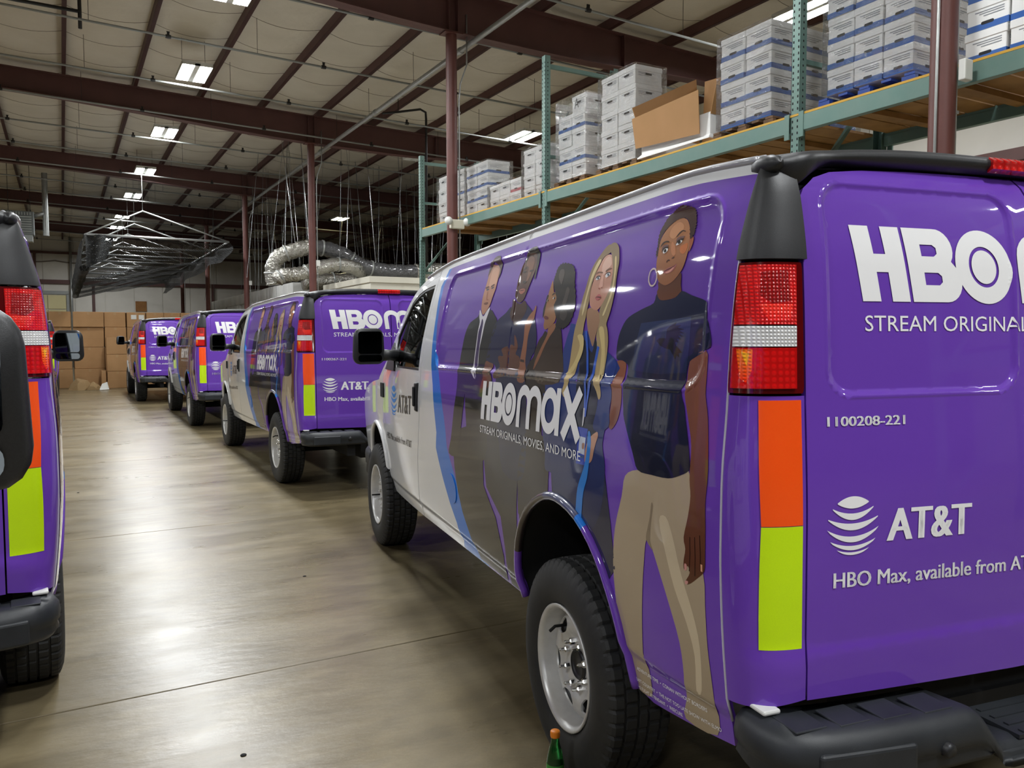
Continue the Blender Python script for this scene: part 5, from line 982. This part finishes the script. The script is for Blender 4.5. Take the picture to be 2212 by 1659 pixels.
for k, (a, b) in enumerate([((5.54, 21, 6.85), (5.72, 21, 3.95)), ((5.03, 21, 6.85), (5.38, 21, 3.85)), ((6.85, 21, 6.82), (6.72, 21, 3.65)), ((7.30, 21, 6.80), (7.55, 21, 3.50)), ((5.75, 23, 6.85), (6.02, 23, 3.3)), ((9.3, 21, 6.7), (9.2, 21, 3.5))]):
    g = G(); g.beam(a, b, .03, .006); tag(g.build('hanging_strap', strap_s), 'shiny metal hanger strap, %s from the left, above the ducts' % ['third', 'first', 'fourth', 'fifth', 'second', 'sixth'][k], 'strap', 'duct hanger straps')
rn = random.Random(11); g = G()
for k in range(120):
    x = rn.uniform(4.9, 16.5); y = rn.uniform(18.5, 40); z = roof_z(x)+.05; g.tube([(x, y, z), (x+rn.uniform(-.5, .5), y+rn.uniform(-.5, .5), rn.uniform(2.9, 3.4))], rn.choice([.004, .006, .006, .010]), 4, caps=False)
tag(g.build('hanging_wires', mat('wire', '8b8d8e', .35, metal=.8)), 'thicket of thin ceiling wires hanging above the office roof', 'wires', kind='stuff')
# office block below them
offw = mat('office wall', 'd8d4c4', .6)
t = empty('office_block', (6.28, 17.86, 0)); tag(t, 'cream flat-topped office enclosure behind the second van', 'enclosure')
g = G(); g.b2((0, 0, 0), (4.6, 3.7, 2.99)); bevel(g.build('wall_shell', offw, t), .01, 1)
g = G(); g.b2((-.03, -.03, 2.86), (4.63, 3.73, 3.0)); g.build('parapet', offw, t)
t = empty('ceiling_grid', (7.0, 23, 2.95)); tag(t, 'dark suspended ceiling deck behind the office block', 'deck')
g = G(); g.b2((-.15, 0, -.2), (9, 16, -.15)); g.build('deck_sheet', mat('deck dark', '3b3a38', .8), t)
# long shelf of white cartons along the office
sh = empty('cartons_shelf', (6.1, 24.2, 0)); tag(sh, 'pale metal shelf carrying the long row of white cartons', 'shelf')
g = G(); g.b2((-.1, 0, 2.40), (.8, 17.5, 2.48)); 
g.build('shelf_deck', white_plastic, sh)
for k in range(8): g = G(); g.b2((-.06, .1+2.4*k, 0), (0, .16+2.4*k, 2.4)); g.build('post', galv, sh)
ORD = 'first second third fourth fifth sixth seventh eighth ninth tenth eleventh twelfth thirteenth fourteenth fifteenth sixteenth seventeenth'.split()
wc = mat('white carton', 'd4d4d0', .6, noise=(2, .5, 'b9b9b4')); wcb = None
for k in range(17):
    for j in range(2):
        if j and k > 15: continue
        g = G(); h = .38; g.box((0, 0, h/2), (.6, .95, h)); 
        if wcb is None: wcb = g.build('white_carton', wc); bevel(wcb, .012); o = wcb; g = G(); g.b2((-.305, -.03, .02), (-.299, .03, .36)); g.b2((-.30, -.03, .379), (.30, .03, .382)); tp = g.build('tape', white_plastic, wcb)
        else: o = copy_tree(wcb)
        o.location = (6.36+rn.uniform(-.03, .03), 24.75+1.0*k, 2.48+.382*j); o.rotation_euler = (0, 0, rn.uniform(-.03, .03))
        tag(o, 'white carton, %s layer, %s from the near end of the long shelf' % ('upper' if j else 'lower', ORD[k]), 'carton', 'white cartons on the long shelf')
# ================================================================ pallet rack
t = empty('pallet_rack', (0, 0, 0)); tag(t, 'green steel pallet rack with wood deck, loaded with white file boxes', 'rack')
XF, XB = 5.47, 6.62; RY = [-3.29, .77, 4.83, 8.89, 12.97]; TOPS = [5.4, 5.4, 5.45, 5.16, 4.70]
holes = G()
for y, zt in zip(RY, TOPS):
    for x in (XF, XB):
        g = G(); s = 1 if x == XF else -1
        g.b2((x, y-.045, 0), (x+s*.004, y+.045, zt)); g.b2((x, y-.045, 0), (x+s*.075, y-.041, zt)); g.b2((x, y+.041, 0), (x+s*.075, y+.045, zt)); g.b2((x-.05, y-.07, 0), (x+.05, y+.07, .008)); g.build('upright_post', teal, t)
        if x == XF:
            for k in range(int((zt-1.2)/.0508)):
                z = 1.2+.0508*k
                for s2 in (-.026, .026): holes.b2((x-.0012, y+s2-.006, z), (x+.001, y+s2+.006, z+.020))
                holes.b2((x+.030, y-.0462, z), (x+.042, y-.0448, z+.016))
    g = G(); zs = [.3, 1.5, 2.7, 3.9]
    for z in zs: g.beam((XF+.06, y, z), (XB-.06, y, z), .04, .04)
    for a, b in zip(zs, zs[1:]): g.beam((XF+.06, y, a), (XB-.06, y, b), .035, .035)
    g.beam((XF+.06, y, zt-.12), (XB-.06, y, zt-.12), .04, .05); g.build('frame_brace', teal, t)
tag(holes.build('punch_holes', dark, t), kind='stuff')
for a, b in zip(RY, RY[1:]):
    for x in (XF, XB):
        for z in (1.62, 3.30):
            g = G(); s = 1 if x == XF else -1; g.b2((x-.012*s, a+.05, z), (x+.045*s, b-.05, z+.13)); g.b2((x+.045*s, a+.05, z), (x+.05*s, b-.05, z+.09)); bevel(g.build('rack_beam', teal, t), .006, 2)
            for e in (a+.05, b-.10): g = G(); g.b2((x-.016*s, e, z-.05), (x+.0*s, e+.05, z+.16)); g.build('beam_bracket', teal, t)
    for z in (3.30,):
        n = int((b-a-.1)/.245)
        for k in range(n):
            y0 = a+.06+k*(b-a-.12)/n; w = (b-a-.12)/n-.018
            g = G(); g.b2((XF+.01, y0, z+.112), (XB-.01, y0+w, z+.134)); g.build('deck_plank', deck_m, t)
        for k in range(5):
            y0 = a+.5+k*(b-a-1)/4; g = G(); g.beam((XF+.05, y0, z+.085), (XB-.05, y0+.05*math.sin(k), z+.085), .09, .045); g.build('deck_joist', deck_m, t)
ye = mat('yellow edge', 'c79a3a', .7)
g = G(); g.b2((XF-.004, -3.2, 3.434), (XF+.012, 12.9, 3.452)); g.build('deck_edge_strip', ye, t)
DZ = 3.436
# ---------------------------------------------------------------- file boxes
bw = mat('file box white', 'efefec', .55, noise=(3, .5, 'e0e0dc')); bb = mat('file box blue', '2c5ea8', .5); brd = mat('file box red', 'b8484e', .5); hole_m = mat('hand hole', '1e1e20', .8); ink_m = mat('box ink', '8c9096', .6)
def proto_box(kind, w=.30, h=.205, d=.38):
    """front faces -x, near side faces -y"""
    g = G(); g.b2((-d/2+.006, -w/2+.006, 0), (d/2-.006, w/2-.006, h-.006)); o = g.build('file_box', bw); bevel(o, .004, 1)
    if kind in ('blue', 'red'):
        g = G()
        g.b2((-d/2+.004, -w/2+.004, .003), (d/2-.004, w/2-.004, .046)); g.build('base_band', bb if kind == 'blue' else brd, o)
    g = G(); g.b2((-d/2, -w/2, h-.058), (d/2, w/2, h)); bevel(g.build('lid', bw, o), .005, 1)
    g = G(); z0 = .036 if kind != 'plain' else h-.10
    g.add([(-d/2+.0035, y, z) for y, z in rrect(-.045, .045, z0, z0+.022, .010, 3)], [tuple(range(16))]); g.add([(x, -w/2+.0035, z) for x, z in rrect(-.045, .045, z0, z0+.022, .010, 3)], [tuple(range(16))[::-1]]); g.build('hand_hole', hole_m, o)
    g = G(); rr_ = random.Random(5)
    for k, z in enumerate((h-.080, h-.095, h-.112)):
        g.add([(-d/2+.0040, -w*.38, z), (-d/2+.0040, w*(.30-.1*k), z), (-d/2+.0040, w*(.30-.1*k), z+.006), (-d/2+.0040, -w*.38, z+.006)], [(0, 3, 2, 1)])
        g.add([(-d*.38, -w/2+.0040, z), (d*(.2-.1*k), -w/2+.0040, z), (d*(.2-.1*k), -w/2+.0040, z+.005), (-d*.38, -w/2+.0040, z+.005)], [(0, 1, 2, 3)])
    g.build('printed_lines', ink_m, o)
    return o
PB = {k: proto_box(k) for k in ('blue', 'plain', 'red')}
used = set()
ordn = ['lowest', 'second', 'third', 'fourth', 'fifth', 'sixth']
wrapm = bpy.data.materials.new('stretch film'); wrapm.use_nodes = True
def _w():
    nt = wrapm.node_tree; N = nt.nodes; L = nt.links; N.remove(N['Principled BSDF'])
    tr = N.new('ShaderNodeBsdfTransparent'); tr.inputs[0].default_value = (.95, .95, .95, 1); gl = N.new('ShaderNodeBsdfGlossy'); gl.inputs['Roughness'].default_value = .16
    n = N.new('ShaderNodeTexNoise'); n.inputs['Scale'].default_value = 7; n.inputs['Detail'].default_value = 5; n.inputs['Distortion'].default_value = 1.5
    tc = N.new('ShaderNodeNewGeometry'); mp = N.new('ShaderNodeMapping'); mp.inputs['Scale'].default_value = (.6, .6, 2.2); L.new(tc.outputs['Position'], mp.inputs[0]); L.new(mp.outputs[0], n.inputs[0])
    bp = N.new('ShaderNodeBump'); bp.inputs['Distance'].default_value = .25; bp.inputs['Strength'].default_value = 1; L.new(n.outputs[0], bp.inputs['Height']); L.new(bp.outputs[0], gl.inputs['Normal'])
    mx = N.new('ShaderNodeMixShader'); mx.inputs[0].default_value = .38; L.new(tr.outputs[0], mx.inputs[1]); L.new(gl.outputs[0], mx.inputs[2]); L.new(mx.outputs[0], N['Material Output'].inputs[0])
_w()
def stack(where, y_near, cols, layers_, z0, w, h, kinds, deep=1, x0=5.60, skip=(), wrap=True, jit=.008):
    zs_top = z0
    for L_i in range(layers_):
        for c in range(cols):
            for dpt in range(deep):
                if dpt and c: continue
                if (L_i, c) in skip: continue
                kd = kinds(L_i, c); src = PB[kd]
                o = copy_tree(src) if kd in used else src
                used.add(kd)
                y = y_near+w*(c+.5)+rn.uniform(-jit, jit)*.5; x = x0+.19+.39*dpt+rn.uniform(-jit, jit)
                o.location = (x, y, z0+h*L_i); o.scale = (1, w/.305, h/.207); o.rotation_euler = (0, 0, rn.uniform(-.025, .025))
                col = ['nearest', 'second', 'third'][c]+' column' if cols > 1 else 'only column'
                look = {'blue': 'blue-banded white file box', 'plain': 'plain white file box', 'red': 'red-banded white file box'}[kd]
                tag(o, '%s, %s layer, %s%s, %s' % (look, ordn[L_i], col, ['', ' middle row' if deep > 2 else ' back row', ' back row'][dpt], where), 'box', 'file boxes on the rack')
    if wrap:
        hh = layers_*h+.01; X0, X1 = x0-.030, x0+.39*deep+.03; Y0, Y1 = y_near-.020, y_near+cols*w+.020; V = []; F = []; nz = 12; loop = []
        for a, b, n in (((X0, Y1), (X0, Y0), 14), ((X0, Y0), (X1, Y0), 10), ((X1, Y0), (X1, Y1), 6), ((X1, Y1), (X0, Y1), 6)):
            loop += [(a[0]+(b[0]-a[0])*k/n, a[1]+(b[1]-a[1])*k/n) for k in range(n)]
        n = len(loop)
        for j in range(nz+1):
            for k, (x, y) in enumerate(loop): 
                dx = .006*math.sin(j*1.7+k*.9)+rn.uniform(-.004, .004); V.append((x+(dx if x in (X0, X1) else 0), y+(dx if y in (Y0, Y1) else 0), z0+hh*j/nz))
        F = [(j*n+k, j*n+(k+1) % n, (j+1)*n+(k+1) % n, (j+1)*n+k) for j in range(nz) for k in range(n)]
        o = link('stretch_wrap', mesh('stretch_wrap', V, F), wrapm, None, True); tag(o, 'crinkled clear stretch film around the '+where.replace('in ', ''), 'wrap', 'stretch film around box stacks')
B = lambda l, c: 'blue'
P_ = lambda l, c: 'plain'
stack('stack farthest along the rack', 11.46, 3, 4, DZ+.02, .335, .195, lambda l, c: 'blue' if (l == 2 and c == 0) else 'plain', deep=2)
stack('stack beside the emergency light', 10.68, 2, 4, DZ+.04, .36, .185, lambda l, c: 'blue' if l in (1, 2, 3) else 'plain')
stack('low stack with red bands', 9.70, 3, 2, DZ, .31, .18, lambda l, c: 'red' if c == 0 else 'plain')
stack('narrow stack left of green post', 9.00, 2, 4, DZ, .31, .17, lambda l, c: 'red' if (l == 0 and c == 0) else 'plain')
stack('stack right of second green post', 8.14, 2, 5, DZ+.12, .30, .196, lambda l, c: 'blue' if l in (1, 3) else 'plain', deep=2, skip=((4, 1),))
stack('shiny all-white stack', 7.16, 2, 5, DZ+.12, .33, .205, P_)
stack('stack behind the front green post', 5.22, 2, 4, DZ+.12, .32, .213, B, deep=3)
stack('blue pallet stack', 3.84, 3, 5, DZ+.13, .262, .205, B, deep=2)
stack('stack right of the pipe column', 2.55, 3, 5, DZ+.04, .30, .205, B, deep=2, wrap=False)
# letter A on the top box
text('box_letter', 'A', black_ink, None, (lambda u, v: (5.580, -u, v)), (-8.34, 4.37), (-8.34, 4.50), (-8.25, 4.37), (-8.25, 4.50), bold=.0)
bx = [o for o in bpy.data.objects if o.name.startswith('box_letter')][0]; tag(bx, 'black letter A on the top box of the stack right of second green post', 'letter')
# ---------------------------------------------------------------- pallets
wood = mat('pallet wood', '6d5238', .8, noise=(8, .7, '4c3826')); bluewood = mat('pallet blue', '1e3f8c', .6)
def pallet(y0, y1, x0, x1, z, m, label):
    t = empty('pallet', ((x0+x1)/2, (y0+y1)/2, z)); tag(t, label, 'pallet', 'pallets under the box stacks'); hx, hy = (x1-x0)/2, (y1-y0)/2
    for x in (-hx+.02, 0, hx-.02):
        for y in (-hy+.06, 0, hy-.06): g = G(); g.box((x, y, .05), (.04, .11, .065)); g.build('block', m, t)
    for k in range(5): g = G(); yy = -hy+.05+(2*hy-.1)*k/4; g.box((0, yy, .095), (2*hx, .085, .018)); g.build('deck_board', m, t)
    for x in (-hx+.02, 0, hx-.02): g = G(); g.box((x, 0, .009), (.085, 2*hy, .016)); g.build('runner_board', m, t)
pallet(8.1, 8.80, 5.57, 6.5, DZ, wood, 'brown wooden pallet under the stack right of second green post')
pallet(7.1, 7.88, 5.57, 6.5, DZ, wood, 'brown wooden pallet under the shiny all-white stack')
pallet(5.16, 5.92, 5.57, 6.6, DZ, wood, 'brown wooden pallet under the stack behind the front green post')
pallet(3.80, 4.68, 5.57, 6.5, DZ, bluewood, 'blue pallet under the stack left of the pipe column')
# open brown carton on a white box
t = empty('open_carton', (6.02, 6.52, DZ+.08)); tag(t, 'large open carton with brown flaps standing up, between wrapped stacks', 'carton')
kraft = mat('kraft board', 'a67c4e', .7, noise=(3, .4, '96703f')); 
g = G(); V = []
for (sx, sy, z) in ((.40, .50, .02), (.46, .56, .0), (.46, .56, .012), (.42, .53, .05), (.42, .53, .26)):
    V += [(-sx, -sy, z), (sx, -sy, z), (sx, sy, z), (-sx, sy, z)]
g.add(V, [(4*i+k, 4*i+(k+1) % 4, 4*i+4+(k+1) % 4, 4*i+4+k) for i in range(4) for k in range(4)]); g.build('white_base', bw, t)
def flap(name, P4):
    a, b, c, d = [Vector(p) for p in P4]; n = (b-a).cross(c-a).normalized()*.006
    g = G(); V = [a, b, c, d, a+n, b+n, c+n, d+n]; g.add(V, [(0, 3, 2, 1), (4, 5, 6, 7), (0, 1, 5, 4), (1, 2, 6, 5), (2, 3, 7, 6), (3, 0, 4, 7)]); g.build(name, kraft, t)
flap('flap', [(-.46, .58, .12), (-.47, -.44, .06), (-.52, -.47, .47), (-.50, .60, .44)]); flap('flap', [(-.42, -.53, .24), (.42, -.53, .24), (.42, -.60, .50), (-.42, -.60, .50)])
flap('flap', [(.42, -.5, .2), (.42, .5, .2), (.50, .55, .98), (.50, -.55, .90)]); flap('flap', [(.42, .53, .22), (-.42, .53, .22), (-.50, .60, .56), (.40, .58, 1.0)])
g = G(); g.b2((-.424, -.1, .12), (-.419, .0, .15)); g.build('hand_hole', hole_m, t)
# ================================================================ brown carton wall and floor litter
kb = mat('brown carton', 'b0875a', .75, noise=(2.5, .5, 'a0784c'), bump=(6, .15, .02)); tape = mat('packing tape', 'b08c60', .3)
cols = [(-1.55, -.95, 'left end'), (-.93, -.35, 'second column'), (-.33, .28, 'third column'), (.33, 1.205, 'wide fourth column'), (1.215, 1.84, 'fifth column'), (1.87, 2.43, 'sixth column'), (2.45, 2.99, 'seventh column'), (3.0, 3.5, 'eighth column'), (3.52, 4.1, 'ninth column'), (4.12, 4.7, 'tenth column')]
rows = [(0, .60), (.605, 1.29), (1.295, 1.93), (1.935, 2.42)]
def carton(x0, x1, y, dep, z0, z1, label, grp='brown cartons stacked at the far end'):
    g = G(); g.b2((-(x1-x0)/2, -dep/2, 0), ((x1-x0)/2, dep/2, z1-z0)); o = g.build('brown_carton', kb); bevel(o, .012, 2); o.location = ((x0+x1)/2, y+dep/2, z0); o.rotation_euler = (0, 0, rn.uniform(-.02, .02))
    g = G(); g.b2((-.035, -dep/2-.002, (z1-z0)-.09), (.035, -dep/2+.01, (z1-z0)-.002)); g.b2((-(x1-x0)/2+.02, -dep/2-.0015, (z1-z0)*.5-.002), ((x1-x0)/2-.02, -dep/2+.001, (z1-z0)*.5+.002)); g.build('tape', tape, o)
    tag(o, label, 'carton', grp); return o
for x0, x1, cn in cols:
    for k, (a, b) in enumerate(rows):
        j = 0 if cn.startswith('wide') else rn.uniform(-.03, .03)
        oc = carton(x0, x1-.005, (29.4 if x1 < .1 else 28.95)+rn.uniform(-.05, .05), .7, a, b, 'brown carton, %s row, %s of the carton wall' % (['bottom', 'second', 'third', 'top'][k], cn))
        if cn.startswith('sixth') and k == 3:
            for x in (-.15, .08): g = G(); g.b2((x, -.358, .26), (x+.16, -.35, .40)); g.build('shipping_label', white_plastic, oc)
for k in range(3): carton(1.22, 1.80, 28.15, .6, .535*k, .535*k+.53, 'brown carton, %s of the three stacked before the carton wall' % ['lowest', 'middle', 'topmost'][k])
carton(1.06, 1.19, 28.25, .4, 0, .56, 'narrow brown carton on edge beside the three stacked ones')
g = G(); g.b2((3.72, YF-.07, 3.10), (4.30, YF-.03, 3.68)); bevel(tag(g.build('plywood_patch', mat('plywood', '9a6a33', .7, noise=(5, .6, '7c5226'))), 'square brown plywood patch on the far wall', 'board'), .005)
# crumpled kraft paper and a white sheet
def crumple(name, c, r, m, seed, label, hgt, cat='paper'):
    bm = bmesh.new(); bmesh.ops.create_icosphere(bm, subdivisions=4, radius=1); q = random.Random(seed); ds = [(Vector((q.uniform(-1, 1), q.uniform(-1, 1), q.uniform(-.3, 1))).normalized(), q.uniform(.55, .98)) for _ in range(26)]
    for v in bm.verts:
        p = v.co.copy(); s = 1.
        for d, cc in ds:
            t_ = p.dot(d)
            if t_*s > cc*.80: s = min(s, cc*.80/t_)
        v.co = Vector((p.x*r[0]*s, p.y*r[1]*s, max(p.z*s, -.02)*hgt))
    me = bpy.data.meshes.new(name); bm.to_mesh(me); bm.free(); o = link(name, me, m); o.location = c; tag(o, label, cat); return o
kp = mat('kraft paper', 'a2855c', .8, noise=(4, .4, '8f734c'))
heap = crumple('crumpled_paper', (.46, 27.75, .01), (.50, .45), kp, 4, 'crumpled brown kraft paper heap on the floor before the cartons', .55); o = crumple('crumpled_paper', (.80, 27.55, .01), (.30, .3), kp, 9, None, .42, None); o.parent = heap; o.location = (.34, -.2, 0); o.name = 'paper_fold'
g = G(); g.add([(.96, 27.25, .01), (1.22, 27.25, .02), (1.18, 27.42, .24), (1.04, 27.42, .19), (.97, 27.3, .05)], [(0, 1, 2, 3, 4)]); o = g.build('white_sheet', white_plastic); o.modifiers.new('s', 'SOLIDIFY').thickness = .004; tag(o, 'white paper sheet propped beside the brown paper heap', 'paper')
# ================================================================ soda bottle by the rear tyre
t = empty('soda_bottle', (1.435, 2.255, 0)); tag(t, 'green plastic bottle with orange cap on floor by the rear wheel', 'bottle')
gm = mat('green bottle', '2f8f45', .05, trans=.85, spec=.6); 
g = G(); g.lathe([(0, .002), (.024, .0), (.030, .006), (.031, .03), (.030, .10), (.0295, .115), (.026, .140), (.0195, .168), (.0145, .185), (.0135, .200), (.0135, .206)], 32, 'z'); g.build('bottle_body', gm, t)
g = G(); g.lathe([(.0160, .203), (.0165, .206), (.0165, .222), (.0150, .2245), (0, .2245)], 32, 'z', disp=lambda k, i: (.0004 if k % 2 and i in (1, 2) else 0)); g.build('cap', mat('orange cap', 'f08a1c', .45), t)
g = G(); g.lathe([(.0305, .060), (.0308, .062), (.0303, .112), (.0300, .113)], 32, 'z'); g.build('paper_label', mat('bottle label', '3f8f3a', .5), t)
g = G(); g.box((-.026, -.018, .095), (.012, .012, .020)); g.build('label_patch', mat('label yellow', 'd8d020', .5), t)
for k, (x, y) in enumerate([(.55, 3.05), (-.25, 6.9), (1.35, 5.2), (.1, 9.2), (.95, 2.45)]):
    g = G(); g.lathe([(0, .001), (.012, .002), (.009, .004), (0, .005)], 9, 'z', c=(x, y, 0)); tag(g.build('floor_crumb', dark), 'tiny dark crumb on the bare concrete, %s' % ['nearest but one', 'by the left row tyre', 'beside the closest van', 'farthest down the aisle', 'closest to the camera'][k], 'debris', 'crumbs on the floor')
